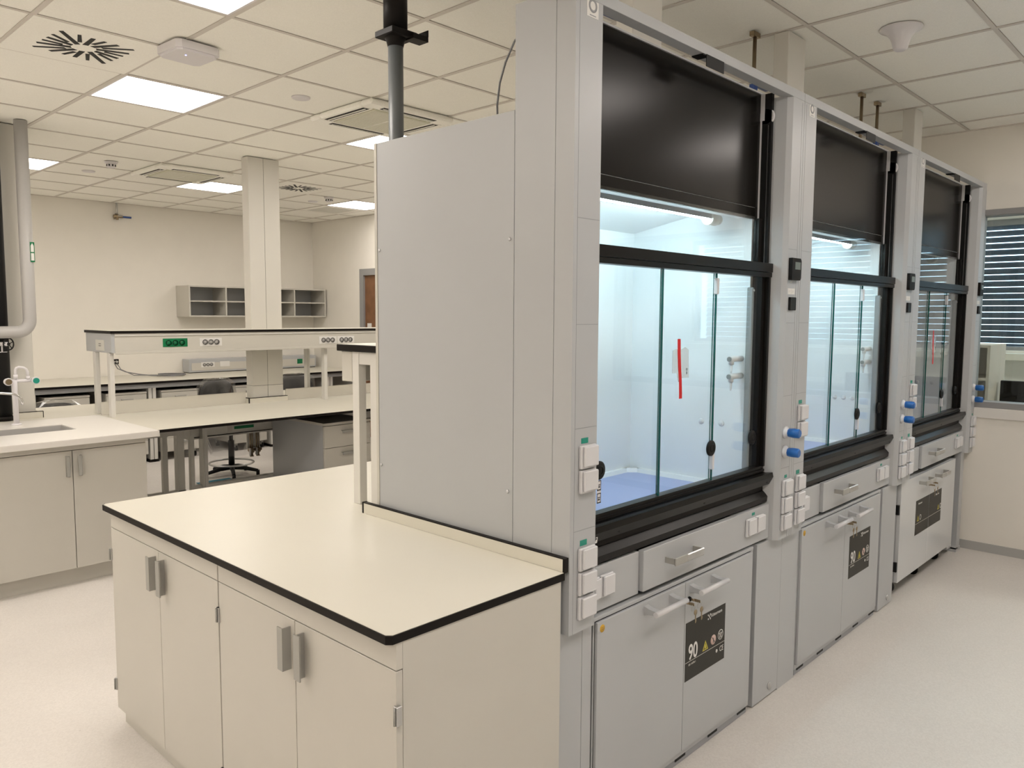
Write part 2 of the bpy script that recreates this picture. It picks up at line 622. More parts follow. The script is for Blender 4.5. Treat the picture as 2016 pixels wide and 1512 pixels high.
where = {(0, 0): 'above the sink end of the middle bench', (0, 5): 'at the left edge of the far row', (3, 5): 'behind the square column',
         (6, 5): 'furthest right of the far row', (3, 0): 'half hidden above the fume hood side panel', (6, 0): 'over the middle bench behind the hoods',
         (-1, -3): 'at the top edge above the near bench', (-3, 0): 'left of the frame level with the sink', (-3, 5): 'left of the frame in the far row',
         (-4, -3): 'left of the frame in the near row', (-6, 0): 'outermost left in the sink row', (-6, 5): 'outermost left in the far row',
         (-7, -3): 'outermost left in the near row', (3, -8): 'over the aisle before the middle hood', (6, -8): 'over the aisle before the last hood',
         (0, -8): 'over the aisle beside the camera', (-3, -8): 'behind the camera in the aisle row', (-6, -8): 'rearmost behind the camera'}
for (i, j), k in LIGHTS.items():
    t = thing('ceiling_light', 'square recessed light panel ' + where[(i, j)], 'light', (GX + i * D, GY + j * D, HC), group='square ceiling light panels')
    build('light_frame', MB().box(.012, D - .012, .012, .024, 0, .03).box(.012, D - .012, D - .024, D - .012, 0, .03)
          .box(.012, .024, .024, D - .024, 0, .03).box(D - .024, D - .012, .024, D - .024, 0, .03).box(.012, D - .012, .012, D - .012, .03, .034), 'plastic', t)
    build('diffuser', MB().box(.024, D - .024, .024, D - .024, .004, .008), 'lamp' if k == 'l' else 'lamp2', t)


def swirl(i, j, label):
    t = thing('air_diffuser', label, 'air vent', (GX + (i + .5) * D, GY + (j + .5) * D, HC))
    mb = MB().box(-.296, .296, -.296, .296, -.002, .006)
    build('face_plate', mb, 'tile', t)
    slots = MB()
    n = 20
    for k in range(n):
        a = 2 * PI * k / n + .13
        r0 = .055 + (.035 if k % 2 else 0)
        c, s_ = math.cos(a), math.sin(a)
        r1 = min(.235, .175 / max(abs(c), abs(s_)))
        wd = .0125 if k % 2 == 0 else .010
        b = a + .10
        c2, s2 = math.cos(b), math.sin(b)
        p = [(c * r0 - s_ * wd, s_ * r0 + c * wd), (c * r0 + s_ * wd, s_ * r0 - c * wd),
             (c2 * r1 + s2 * wd * .8, s2 * r1 - c2 * wd * .8), (c2 * r1 - s2 * wd * .8, s2 * r1 + c2 * wd * .8)]
        slots.prism(p, 'z', -.0035, .001)
    build('slot', slots, 'rubber', t)['kind'] = 'stuff'


swirl(-1, -1, 'square swirl air vent with black radial slots at the upper left')
swirl(4, 4, 'square swirl air vent with black slots beside the square column')


def cassette(i, j, label):
    t = thing('ceiling_cassette', label, 'air conditioner', (GX + (i + .5) * D, GY + (j + .5) * D, HC))
    h = .335
    build('face_frame', MB().box(-h, h, -h, -.225, -.036, .0, .012).box(-h, h, .225, h, -.036, 0, .012)
          .box(-h, -.225, -.225, .225, -.036, 0, .012).box(.225, h, -.225, .225, -.036, 0, .012), 'tile', t)
    build('intake_grille', MB().box(-.225, .225, -.225, .225, -.041, 0, .004), mat('grille_beige', (.66, .65, .53), .7, noise=.08, nscale=300), t)
    gr = MB()
    for k in range(28):
        y = -.205 + k * .0152
        gr.box(-.205, .205, y - .0012, y + .0012, -.0420, -.0412)
    gr.box(-.004, .004, -.205, .205, -.0425, -.0412)
    build('grille_bars', gr, 'tile', t)['kind'] = 'stuff'
    for a, b, c, d in ((-.21, .21, -.300, -.255), (-.21, .21, .255, .300), (-.300, -.255, -.21, .21), (.255, .300, -.21, .21)):
        f = build('air_flap', MB().box(a, b, c, d, -.0375, -.0355), 'edge', t)
        if b - a > .1:
            build('flap_blade', MB().box(a + .01, b - .01, (c + d) / 2 - .004, (c + d) / 2 + .004, -.041, -.0375), 'tile', f)
        else:
            build('flap_blade', MB().box((a + b) / 2 - .004, (a + b) / 2 + .004, c + .01, d - .01, -.041, -.0375), 'tile', f)


cassette(2, 4, 'four-way ceiling air conditioner left of the square column, further back')
cassette(2, -1, 'four-way ceiling air conditioner behind the grey vertical pipe')
t = thing('return_grille', 'small square louvred grille in the far ceiling corner', 'air vent', (GX + 6.5 * D, GY + 6.5 * D, HC))
gm = MB().box(-.29, .29, -.29, .29, 0, .006)
build('grille_plate', gm, 'tile', t)
gm = MB()
for k in range(16):
    gm.box(-.21, .21, -.21 + k * .028, -.197 + k * .028, -.003, 0)
build('louvre', gm, 'frame', t)['kind'] = 'stuff'

t = thing('wireless_access_point', 'white box with a tiny blue light on the ceiling beside the slotted vent', 'access point', (1.762, 3.855, HC), .06)
build('housing', MB().prism([(-.11, -.09), (-.09, -.11), (.09, -.11), (.11, -.09), (.11, .09), (.09, .11), (-.09, .11), (-.11, .09)], 'z', -.042, -.006)
      .prism([(-.10, -.08), (-.08, -.10), (.08, -.10), (.10, -.08), (.10, .08), (.08, .10), (-.08, .10), (-.10, .08)], 'z', -.052, -.042), 'plastic', t)
build('mount', MB().box(-.08, .08, -.08, .08, -.006, 0), 'dark', t)
build('indicator', MB().cyl((-.03, -.03, -.0535), (-.03, -.03, -.052), .003), 'led', t)
for x, y, l in ((2.618, 4.243, 'round flat white ceiling disc right of the sink light panel'),
                (2.618, 7.84, 'round flat white ceiling disc near the far left light panel'),
                (5.05, 7.97, 'round flat white ceiling disc in front of the far right light panel')):
    tag(build('ceiling_disc', MB().lathe([(.0, -.006), (.05, -.006), (.055, -.002), (.055, .004)], (0, 0, 0)), 'plastic'), l, 'ceiling cap').location = (x, y, HC)
for x, y, l in ((2.59, 7.21, 'small white smoke detector left of the far air conditioner'), (4.99, 7.55, 'small white smoke detector before the far right light panel')):
    t = thing('smoke_detector', l, 'detector', (x, y, HC))
    build('detector_base', MB().lathe([(.0, -.012), (.052, -.012), (.055, 0)]), 'plastic', t)
    build('detector_head', MB().lathe([(.0, -.05), (.028, -.05), (.034, -.046), (.036, -.018), (.044, -.012)], n=16), 'plastic', t)
    sm = MB()
    for k in range(8):
        a = 2 * PI * k / 8
        sm.box(.033 * math.cos(a) - .005, .033 * math.cos(a) + .005, .033 * math.sin(a) - .005, .033 * math.sin(a) + .005, -.040, -.024)
    build('detector_slot', sm, 'dark', t)['kind'] = 'stuff'
t = thing('ceiling_horn', 'white trumpet-shaped fitting on the ceiling right of the hoods', 'ceiling fitting', (3.83, 1.245, HC))
build('horn', MB().lathe([(0, -.098), (.020, -.098), (.030, -.090), (.036, -.065), (.045, -.04), (.062, -.018), (.088, -.006), (.090, 0)], n=36), 'plastic', t)

# ------------------------------------------------------------ columns and pipes
t = thing('square_column', 'white panelled square column rising through the middle bench', 'column', (3.250, 6.09, 0))
for a, b, c, d in ((0, .138, 0, .105), (.1405, .283, 0, .105)):
    for z0, z1 in ((.9005, 1.04), (1.0425, HC - .002)):
        build('cladding_panel', MB().box(a, b, c, d, z0, z1, .002), 'duct', t)
build('column_core', MB().box(.004, .279, .004, .10, .9005, HC - .004), 'dark', t)
t = thing('wall_column', 'wide white plastered column at the left edge behind the sink', 'column', (1.20, 6.30, 0))
build('shaft', MB().box(0, .487, 0, .45, .0, HC, .004), 'duct', t)
t = thing('column_upstand', 'low cream upstand with black edge around the foot of the square column', 'upstand', (3.20, 6.065, .9))
ub = MB()
ub.box(0, .36, 0, .018, 0, .04).box(0, .018, .018, .13, 0, .04)
build('upstand_board', ub, 'top', t)
build('upstand_edge', MB().box(-.001, .019, -.001, .13, .040, .044).box(.019, .36, -.001, .019, .040, .044).box(-.0015, .0, -.001, .006, 0, .042)
      .box(-.0015, .0, .115, .13, 0, .042).box(-.0015, .006, -.0015, 0, 0, .042), 'edge', t)
t = thing('column_skirt', 'low cream upstand at the foot of the wide left column', 'upstand', (1.20, 6.25, .9))
build('upstand_board', MB().box(0, .52, 0, .02, 0, .044).box(.50, .52, .02, .30, 0, .044), 'top', t)
build('upstand_edge', MB().box(.0, .522, -.001, .021, .044, .047).box(.518, .522, -.002, .0, 0, .044), 'edge', t)


def elbow(c, r, a0, a1, plane, n=10):
    out = []
    for k in range(n + 1):
        a = a0 + (a1 - a0) * k / n
        p, q = math.cos(a) * r, math.sin(a) * r
        out.append((c[0] + p, c[1], c[2] + q) if plane == 'xz' else (c[0], c[1] + p, c[2] + q))
    return out


t = thing('grey_pipe', 'thick light grey pipe coming down the left column and turning left', 'pipe', (1.634, 6.14, 0))
r = .041
build('pipe_run', MB().tube([(0, 0, HC), (0, 0, 1.60)] + elbow((-.085, 0, 1.597), .085, 0, -PI / 2, 'xz') + [(-1.2, 0, 1.512)], r, 20), 'pipe', t)
mk = build('flow_marker', MB().box(.012, .0385, -.0415, -.030, 1.99, 2.125), 'dgreen', t)
build('marker_arrow', MB().box(.0155, .034, -.0425, -.0415, 2.00, 2.05).box(.0155, .034, -.0425, -.0415, 2.058, 2.10).prism([(.0155, 2.10), (.034, 2.10), (.025, 2.118)], 'y', -.0425, -.0415), 'white', mk)
t = thing('black_standpipe', 'thick black vertical pipe at the left edge in front of the column', 'pipe', (1.478, 6.22, .9))
build('pipe_run', MB().cyl((0, .026, 0.0), (0, .026, HC - .9), .05, n=24), 'rubber', t)
build('pipe_collar', MB().cyl((0, .022, 0.0), (0, .022, .03), .054, n=24), 'edge', t)
t = thing('handwheel_valve', 'black spoked handwheel valve on the black pipe below the grey pipe', 'valve', (1.50, 6.17, 1.432))
wv = MB()
ring = [(.0 + math.cos(2 * PI * k / 20) * .030, -.03, math.sin(2 * PI * k / 20) * .040) for k in range(21)]
wv.tube(ring, .0045, 8, False)
build('wheel_rim', wv, 'rubber', t)
sp = MB()
for k in range(5):
    a = 2 * PI * k / 5 + .4
    sp.cyl((0, -.03, 0), (math.cos(a) * .030, -.03, math.sin(a) * .040), .003, n=6)
sp.lathe([(.010, -.036), (.010, -.02)], axis='y', n=12)
build('wheel_spokes', sp, 'rubber', t)
build('valve_body', MB().cyl((-.005, -.03, 0), (-.045, .03, .0), .014).cyl((-.03, .01, 0), (-.03, .01, -.055), .005).cyl((-.05, .01, -.055), (-.0, .01, -.055), .002), 'plastic', t)
t = thing('drain_pipe', 'dark grey pipe with black upper sleeve hanging from the ceiling behind the hood', 'pipe', (1.992, 2.535, 0))
build('pipe_run', MB().cyl((0, 0, 1.60), (0, 0, 2.75), .030, n=24), 'pipegrey', t)
build('pipe_sleeve', MB().cyl((0, 0, 2.75), (0, 0, HC), .0475, n=24).lathe([(.031, 2.695), (.036, 2.715), (.044, 2.73), (.044, 2.75)], n=24), 'edge', t)
build('fire_collar', MB().box(-.060, .065, -.058, .055, 2.727, 2.752, .003), 'edge', t)
build('collar_arm', MB().box(.03, .105, -.075, -.02, 2.722, 2.742).box(.103, .106, -.075, -.02, 2.742, 2.768), 'edge', t)
pts = [(2.00, 1.90, 2.50), (1.955, 1.93, 2.53)]
pts = [Vector((1.93, 1.70, 2.60)), Vector((1.90, 1.80, 2.53)), Vector((1.90, 1.842, 2.47)), Vector((1.90, 1.868, 2.41)), Vector((1.90, 1.880, 2.34)), Vector((1.90, 1.876, 2.252))]
tag(build('hanging_cable', MB().tube(pts, .0035, 8), 'cable'), 'thin grey cable arching over the side panel of the nearest hood', 'cable')
for x, lab in ((2.298, 'behind the nearest hood'), (3.509, 'behind the middle hood'), (5.31, 'behind the last hood')):
    t = thing('exhaust_duct', 'white rectangular duct casing rising to the ceiling ' + lab, 'duct', (x, 1.62, 2.2505))
    build('duct_casing', MB().box(0, .18 if x < 5 else .15, 0, .072, 0, HC - 2.2505 - .001, .003), 'duct', t)
    build('duct_collar', MB().box(-.006, .186 if x < 5 else .156, -.006, .078, 0, .02), 'plastic', t)
for x, lab, full in ((3.44, 'at the right end of the nearest hood', 1), (5.03, 'at the right end of the middle hood', 1), (4.773, 'over the middle hood', 0), (1.978, 'at the left end of the nearest hood', 0)):
    t = thing('gas_pipe', 'thin brass gas pipe above the hood ' + lab, 'pipe', (x, 1.75 if x > 2.3 else 1.56, 2.2505))
    build('pipe_run', MB().cyl((0, 0, 0), (0, 0, (HC - 2.2505) if full or x > 4 else .36), .009, n=12), 'brass', t)
    if full or x > 4:
        build('pipe_bracket', MB().box(-.03, .03, -.012, .012, HC - 2.2505 - .02, HC - 2.2505), 'brass', t)
    if not (x > 4.7 and x < 4.8):
        dz = 0 if x > 2.2 else -.108
        build('valve_lever', MB().box(.01, .14, -.012, .012, .452 + dz, .474 + dz, .003).box(-.015, .015, -.013, .013, .43 + dz, .455 + dz), 'dblue', t)
t = thing('wall_tap', 'brass stop tap with blue lever high on the far wall', 'tap', (3.57, 9.85, 2.78))
build('pipe_run', MB().cyl((0, -.035, .02), (0, -.035, .155), .010, n=12).cyl((0, 0, .03), (0, -.04, .03), .008), 'alu', t)
build('valve_body', MB().cyl((-.04, -.035, 0), (.06, -.035, 0), .018, n=12).cyl((0, -.035, -.04), (0, -.035, .02), .016, n=12).cyl((-.03, -.035, -.035), (-.03, -.035, .0), .009), 'brass', t)
build('valve_lever', MB().box(.06, .16, -.045, -.025, -.012, .008, .002), 'dblue', t)
build('valve_lever', MB().box(.0, .06, -.06, -.05, .002, .010, .002), 'alu', t)


# ------------------------------------------------------------ worktops and near bench
def worktop(parent, poly, z1=.9, th=.022, name='black_core'):
    """thin cream laminate on a black compact core"""
    cx = sum(p[0] for p in poly) / len(poly)
    cy = sum(p[1] for p in poly) / len(poly)
    build(name, MB().prism(poly, 'z', z1 - th, z1 - .0012), 'edge', parent)
    return cx, cy


X0, Y0, Y1 = 1.0775, 1.4142, 3.238
XP = 1.722
t = thing('corner_worktop', 'large cream worktop with rounded black edge on the near bench', 'worktop', (0, 0, 0))
c = .012
poly = [(X0, Y0 + c), (X0 + c, Y0), (XP - .006, Y0), (XP - .006, 2.385), (6.19, 2.385), (6.19, Y1), (X0 + c, Y1), (X0, Y1 - c)]
worktop(t, poly)
e = .0035
poly2 = [(X0 + e, Y0 + c + e), (X0 + c + e, Y0 + e), (XP - .007, Y0 + e), (XP - .007, 2.386), (6.19, 2.386), (6.19, Y1 - e), (X0 + c + e, Y1 - e), (X0 + e, Y1 - c - e)]
build('laminate_face', MB().prism(poly2, 'z', .8988, .9), 'top', t)
us = MB().box(XP - .006, XP + .009, Y0 + .008, 2.405, .9, .9385)
build('upstand', us, 'top', t)
build('upstand_edge', MB().box(XP - .0065, XP + .0095, Y0 + .0, Y0 + .0085, .8985, .942).box(XP - .0065, XP + .0095, Y0 + .0085, 2.405, .9385, .942)
      .box(XP - .0068, XP + .012, 2.396, 2.405, .9, .942), 'edge', t)


def hinge(x, y, z, parent):
    h = build('hinge', MB().box(x - .006, x + .010, y - .007, y + .007, z - .024, z + .024, .001), 'alu', parent)
    build('hinge_pin', MB().cyl((x - .008, y, z - .022), (x - .008, y, z + .022), .003, n=8), 'grey', h)


def cupboard(label, loc):
    """a 0.9 m cupboard that faces -X; local x forward is negative"""
    t = thing('base_cupboard', label, 'cupboard', loc)
    build('carcass', MB().box(.020, .60, .002, .898, .07, .878), 'cab', t)
    build('top_rail', MB().box(0, .020, .002, .898, .8095, .878, .001), 'cab', t)
    build('plinth', MB().box(.028, .045, .0, .90, 0, .07), 'cab', t)
    dl = build('cupboard_door', MB().box(0, .0195, .0025, .4485, .072, .8065, .001), 'cab', t)
    dr = build('cupboard_door', MB().box(0, .0195, .4515, .8975, .072, .8065, .001), 'cab', t)
    build('pull_handle', MB().box(-.0235, 0, .471, .475, .663, .785).box(-.0275, -.0235, .471, .498, .663, .785), 'grey', dr)
    build('pull_handle', MB().box(-.0235, 0, .402, .406, .661, .787).box(-.0275, -.0235, .384, .414, .661, .787), 'grey', dl)
    for z in (.17, .70):
        hinge(0, 0, z, dl)
        hinge(0, .90, z, dr)
    return t


XC = X0 + .025
c1 = cupboard('white cupboard with two grey pulls at the near corner of the bench', (XC, 1.416, 0))
build('end_panel', MB().box(.040, .626, .022, .025, 0, .878), 'hood', c1)
c2 = cupboard('white two-door cupboard at the far left end of the near bench', (XC, 2.318, 0))
# bench support hidden behind the hoods
t = thing('bench_gable', 'white gable panel carrying the bench behind the last hood', 'bench panel', (6.10, 2.42, 0))
build('panel', MB().box(0, .03, 0, .78, 0, .882), 'cab', t)
t = thing('bench_gable', 'white gable panel carrying the bench behind the middle hood', 'bench panel', (3.9, 2.42, 0))
build('panel', MB().box(0, .03, 0, .78, 0, .882), 'cab', t)


def socket_row(parent, x, y, z, n=3, col='white', dx=.046, s=1.0, face=-1):
    """three round sockets in a plate on a face at plane y, facing -Y"""
    w = dx * (n - 1) / 2 + .030 * s
    p = build('socket_plate', MB().box(x - w - .012, x + w + .012, y - .0025, y, z - .030 * s, z + .032 * s), {'white': 'white', 'green': 'dgreen'}[col], parent)
    k = MB()
    for i in range(n):
        cx = x
        k.m = 1
        k.lathe([(0, -.0012), (.0185 * s, -.0012), (.0185 * s, 0)], (cx + (i - (n - 1) / 2) * dx, y - .0025, z), 'y', 16)
        k.m = 0
        cx = x + (i - (n - 1) / 2) * dx
        k.lathe([(.0185 * s, -.005), (.0205 * s, -.005), (.0205 * s, 0), (.0185 * s, 0), (.0185 * s, -.005)], (cx, y - .0025, z), 'y', 16)
        k.box(cx - .009 * s, cx - .006 * s, y - .0045, y - .0025, z - .002, z + .002)
        k.box(cx + .006 * s, cx + .009 * s, y - .0045, y - .0025, z - .002, z + .002)
        k.box(cx - .0015, cx + .0015, y - .005, y - .0025, z + .012 * s, z + .019 * s)
        k.box(cx - .0015, cx + .0015, y - .005, y - .0025, z - .019 * s, z - .012 * s)
    o = build('socket', k, ['ink', 'pipe'] if col == 'white' else ['edge', 'dgreen'], p)
    return p


# reagent shelf on the near bench
t = thing('reagent_shelf', 'raised shelf with black front edge standing behind the nearest hood', 'shelf', (0, 0, .9))
build('shelf_board', MB().box(1.772, 5.9, 2.362, 2.645, .602, .628, .002), 'edge', t)
build('laminate_face', MB().box(1.775, 5.9, 2.365, 2.642, .628, .629), 'top', t)
build('socket_channel', MB().box(1.787, 5.88, 2.563, 2.632, .482, .601, .002), 'cab', t)
build('cross_rail', MB().box(1.789, 1.815, 2.4455, 2.5175, .553, .600), 'legw', t)
for x in (1.787, 3.6, 5.4):
    build('shelf_leg', MB().box(x, x + .034, 2.518, 2.560, 0, .601, .001), 'legw', t)
    build('shelf_leg', MB().box(x, x + .034, 2.400, 2.445, 0, .601, .001), 'legw', t)

# ------------------------------------------------------------ middle bench
YI = 5.0762
BM = t = thing('lab_bench', 'long cream bench with black edge and open steel legs in the middle', 'bench', (0, 0, 0))
build('black_core', MB().box(2.045, 5.9, YI, 6.92, .880, .8988, .002), 'edge', t)
build('laminate_face', MB().box(2.045, 5.9, YI + .003, 6.917, .8988, .9), 'top', t)
build('rear_extension', MB().box(.2, 2.045, 6.14, 6.92, .884, .9), 'top', t)
t = thing('sink_worktop', 'white solid worktop with a sunken sink at the left', 'worktop', (0, 0, 0))
YS = 5.045
build('top_slab', MB().box(.2, 2.03, YS, 5.474, .872, .9).box(.2, 2.03, 5.78, 6.137, .872, .9).box(1.695, 2.03, 5.474, 5.78, .872, .9).box(.2, .95, 5.474, 5.78, .872, .9), 'corian', t)
build('front_lip', MB().box(.2, 2.03, YS - .001, YS + .018, .862, .8995, .002).box(2.012, 2.0445, YS + .002, 6.13, .862, .8998), 'corian', t)
build('sink_basin', MB().box(.95, 1.695, 5.474, 5.478, .72, .895).box(.95, 1.695, 5.776, 5.78, .72, .895).box(1.691, 1.695, 5.478, 5.776, .72, .895)
      .box(.95, .954, 5.478, 5.776, .72, .895).box(.95, 1.695, 5.474, 5.78, .715, .72), 'pipe', t)
t = thing('lab_tap', 'white laboratory tap with green-capped knobs beside the sink', 'tap', (1.478, 5.955, .9))
build('column', MB().lathe([(.030, 0), (.030, .006), (.024, .010)], n=20).cyl((0, 0, .006), (0, 0, .30), .0165, n=20), 'plastic', t)
build('cross_bar', MB().cyl((-.055, 0, .292), (.105, 0, .292), .0115, n=16), 'plastic', t)
build('tap_loop', MB().tube([(.008, 0, .30), (.008, 0, .365), (.014, 0, .378), (.028, 0, .384), (.055, 0, .380), (.072, 0, .368), (.078, 0, .350), (.080, 0, .30)], .0085, 12)
      .cyl((.008, 0, .305), (.008, 0, .335), .0125).cyl((.080, 0, .30), (.080, 0, .322), .012), 'plastic', t)
for x, cm in ((-.045, 'brass'), (.115, 'green')):
    k = build('tap_knob', MB().lathe([(.010, .0), (.022, -.012), (.026, -.045), (.024, -.050)], (x, .0, .292), 'y', 16), 'plastic', t)
    build('knob_cap', MB().lathe([(.019, -.050), (.019, -.053)], (x, 0, .292), 'y', 16), cm, k)
t = thing('swan_spout', 'curved chrome water spout reaching over the sink from the left edge', 'tap', (1.20, 5.93, .9))
build('spout', MB().tube([(0, 0, 0), (0, 0, .20), (.02, -.005, .225), (.06, -.01, .232), (.18, -.02, .222), (.255, -.03, .212), (.285, -.03, .195), (.300, -.03, .170), (.306, -.03, .138)], .0085, 12), 'chrome', t)
build('spout_base', MB().lathe([(.028, 0), (.026, .012), (.016, .03)], n=16), 'chrome', t)


def sink_cab(label, x):
    t = thing('sink_cupboard', label, 'cupboard', (x, 5.10, 0))
    build('carcass', MB().box(.002, .865, .020, .60, .10, .60).box(.002, .865, .55, .60, .60, .862).box(.002, .02, .02, .6, .6, .862).box(.847, .865, .02, .6, .6, .862), 'cab', t)
    build('top_rail', MB().box(.002, .865, 0, .020, .827, .862, .001), 'cab', t)
    build('plinth', MB().box(0, .867, .055, .075, 0, .10), 'cab', t)
    dl = build('cupboard_door', MB().box(.003, .4325, 0, .0195, .104, .8235, .001), 'cab', t)
    dr = build('cupboard_door', MB().box(.4365, .864, 0, .0195, .104, .8235, .001), 'cab', t)
    build('pull_handle', MB().box(.396, .414, -.030, -.022, .670, .796, .003).box(.396, .400, -.022, 0, .67, .796), 'grey', dl)
    build('pull_handle', MB().box(.459, .480, -.030, -.022, .670, .796, .003).box(.476, .480, -.022, 0, .67, .796), 'grey', dr)
    return t


sink_cab('white two-door cupboard under the sink worktop beside the open legs', 1.113)
sink_cab('white two-door sink cupboard cut by the left edge of the photo', .243)

# open support frames under the middle bench
def rb(name, m, mt):
    m.v = [(x, y + 6.0, z) for x, y, z in m.v]
    return build(name, m, mt, BM)


rb('top_rail', MB().box(2.03, 2.62, 0, .05, .705, .883), 'frame')
rb('bottom_rail', MB().box(2.03, 2.62, 0, .05, .16, .272), 'frame')
rb('upright', MB().box(2.449, 2.486, 0, .04, .272, .705), 'frame')
rb('upright', MB().box(2.560, 2.615, 0, .06, 0, .705), 'frame')
rb('upright', MB().box(2.655, 2.685, -.02, .02, 0, .883), 'frame')
rb('upright', MB().box(2.745, 2.757, -.04, .03, 0, .883), 'frame')
rb('upright', MB().box(2.757, 2.782, -.045, -.02, 0, .883), 'legw')
rb('bottom_rail', MB().box(2.685, 4.6, .0, .05, .16, .27), 'frame')
rb('bottom_rail', MB().box(2.685, 4.6, -.01, .05, .27, .29), 'frame')
rb('upright', MB().box(4.56, 4.6, 0, .05, 0, .883), 'frame')
rb('upright', MB().box(5.6, 5.64, -.8, .05, 0, .883), 'frame')
tr = rb('cable_trunk', MB().box(2.66, 4.5, .02, .12, .655, .883, .002), 'frame')
build('trunk_lip', MB().box(2.66, 4.5, 6.014, 6.02, .668, .674), 'edge', tr)
build('socket_strip', MB().box(3.04, 3.21, 6.015, 6.02, .705, .728), 'dgreen', tr)
build('trunk_cap', MB().box(2.985, 3.02, 6.014, 6.02, .69, .74), 'cab', tr)
for x in (3.205, 3.262):
    t = thing('hanging_valve', 'brass water valve hanging under the middle bench, ' + ('left' if x < 3.25 else 'right') + ' of the pair', 'valve', (x, 6.05, .50))
    build('pipe_run', MB().cyl((-.012, 0, .02), (-.012, 0, .16), .006, n=10).cyl((.006, 0, .02), (.006, 0, .16), .005, n=10), 'brass', t)
    build('valve_body', MB().cyl((-.03, 0, .01), (.03, 0, .01), .012, n=10).cyl((0, 0, -.04), (0, 0, .03), .011, n=10).cyl((0, 0, -.045), (0, 0, -.038), .017, n=10)
          .cyl((0, -.03, .0), (0, 0, .0), .010, n=10), 'brass', t)
    build('valve_lever', MB().box(-.035, -.025, -.04, -.02, -.03, .03), 'alu', t)
    build('pipe_cover', MB().box(-.02, .035, .03, .05, .02, .155), 'legw', t)


def pedestal(label, x, y, w=.42, d=.80, z0=.09, z1=.79, wheels=True, group='mobile drawer units', cut=3):
    t = thing('drawer_pedestal', label, 'drawer unit', (x, y, 0))
    build('carcass', MB().box(0, w, .020, d, z0, z1 - .02), 'hood' if group == 'under' else 'cab', t)
    build('top_board', MB().box(-.002, w + .002, 0, d, z1 - .02, z1, .001), 'cab', t)
    h = (z1 - .02 - z0 - .01) / (cut + .9)
    z = z1 - .025
    for k in range(cut + (1)):
        hh = h if k < cut else (z - z0 - .003)
        dr = build('drawer', MB().box(.002, w - .002, 0, .0195, z - hh + .003, z, .001), 'cab', t)
        build('pull_handle', MB().box(w / 2 - .062, w / 2 + .062, -.022, -.016, z - .062, z - .042, .001).box(w / 2 - .062, w / 2 + .062, -.016, 0, z - .046, z - .042), 'grey', dr)
        z -= hh
    if wheels:
        for a in (.04, w - .04):
            for b in (.06, d - .06):
                c = build('castor', MB().cyl((a - .012, b, .032), (a + .012, b, .032), .032, n=14), 'rubber', t)
                build('castor_fork', MB().box(a - .016, a + .016, b - .012, b + .012, .04, z0), 'grey', c)
    return t


pedestal('white drawer unit under the middle bench beside the shelf legs', 3.36, 5.2, .44, .78, .09, .80, group='under')
p = thing('splash_panel', 'low frosted splash panel along the middle of the bench', 'splash panel', (0, 6.105, .9))
build('panel', MB().box(2.06, 3.192, 0, .008, 0, .095), 'splash', p)
build('panel', MB().box(3.565, 5.8, 0, .008, 0, .095), 'splash', p)

# raised shelf with sockets on the middle bench
t = thing('reagent_shelf', 'long raised shelf with sockets standing on the middle bench', 'shelf', (0, 0, .9))
build('shelf_board', MB().box(2.055, 5.85, 5.855, 6.385, .6005, .619), 'edge', t)
build('laminate_face', MB().box(2.057, 5.85, 5.857, 6.383, .619, .620), 'top', t)
build('socket_channel', MB().box(2.085, 5.84, 5.868, 5.955, .462, .592, .003), 'cab', t)
build('channel_top', MB().box(2.085, 5.84, 5.862, 5.955, .582, .600), 'legw', t)
build('channel_lip', MB().box(2.085, 5.84, 5.860, 5.868, .452, .470, .002), 'cab', t)
build('socket_channel', MB().box(2.085, 5.84, 6.285, 6.372, .462, .600, .003), 'cab', t)
build('end_plate', MB().box(2.062, 2.085, 5.868, 6.372, .462, .600, .001), 'hood', t)
build('switch_plate', MB().box(2.058, 2.062, 6.00, 6.165, .475, .552), 'frame', t)
build('switch_slot', MB().box(2.0565, 2.058, 6.06, 6.10, .507, .511).box(2.0565, 2.058, 6.06, 6.10, .522, .526), 'ink', t)
for x in (2.060, 3.83, 5.6):
    for y in (5.905, 6.185):
        build('shelf_leg', MB().box(x, x + .030, y, y + .05, 0, .46, .001), 'legw', t)
socket_row(t, 2.515, 5.868, .527, 3, 'green', .050)
socket_row(t, 2.790, 5.868, .527, 3, 'white', .046)
socket_row(t, 3.845, 5.868, .522, 3, 'white', .046)
socket_row(t, 4.030, 5.868, .522, 3, 'white', .046)

# ------------------------------------------------------------ far bench and wall furniture
BF = thing('lab_bench', 'cream bench with black edge and twin white legs along the far wall', 'bench', (0, 0, 0))
t = BF
build('black_core', MB().box(1.9, XR, 8.76, 9.845, .875, .8988), 'edge', t)
build('laminate_face', MB().box(1.9, XR, 8.763, 9.845, .8988, .9), 'top', t)
build('front_rail', MB().box(1.95, 6.15, 8.80, 8.83, .825, .872), 'hood', t)
for x in (2.28, 3.46, 4.93, 5.75):
    build('leg', MB().box(x, x + .035, 8.80, 9.7, .03, .825), 'legw', t)
    build('leg', MB().box(x + .045, x + .08, 8.80, 9.7, .03, .825), 'legw', t)
    build('leg_foot', MB().box(x - .01, x + .09, 8.80, 9.7, 0, .03), 'edge', t)
build('under_bench_shade', MB().box(1.95, 6.15, 9.7, 9.72, .1, .87), 'dark', t)  # dark sheet, shade of the gaps under the bench put into its colour
names = ['leftmost, beside the column', 'second from the left', 'behind the first wrapped chair', 'right of the first wrapped chair', 'behind the second wrapped chair']
for k, x in enumerate((2.44, 3.02, 3.60, 4.45, 5.08)):
    pedestal('white wheeled drawer unit under the far bench, ' + names[k], x, 8.80, .42, .60, .09, .79, group='mobile drawer units', cut=3)
t = thing('wall_trunking', 'white socket trunking standing on the far wall bench', 'trunking', (0, 9.65, .9))
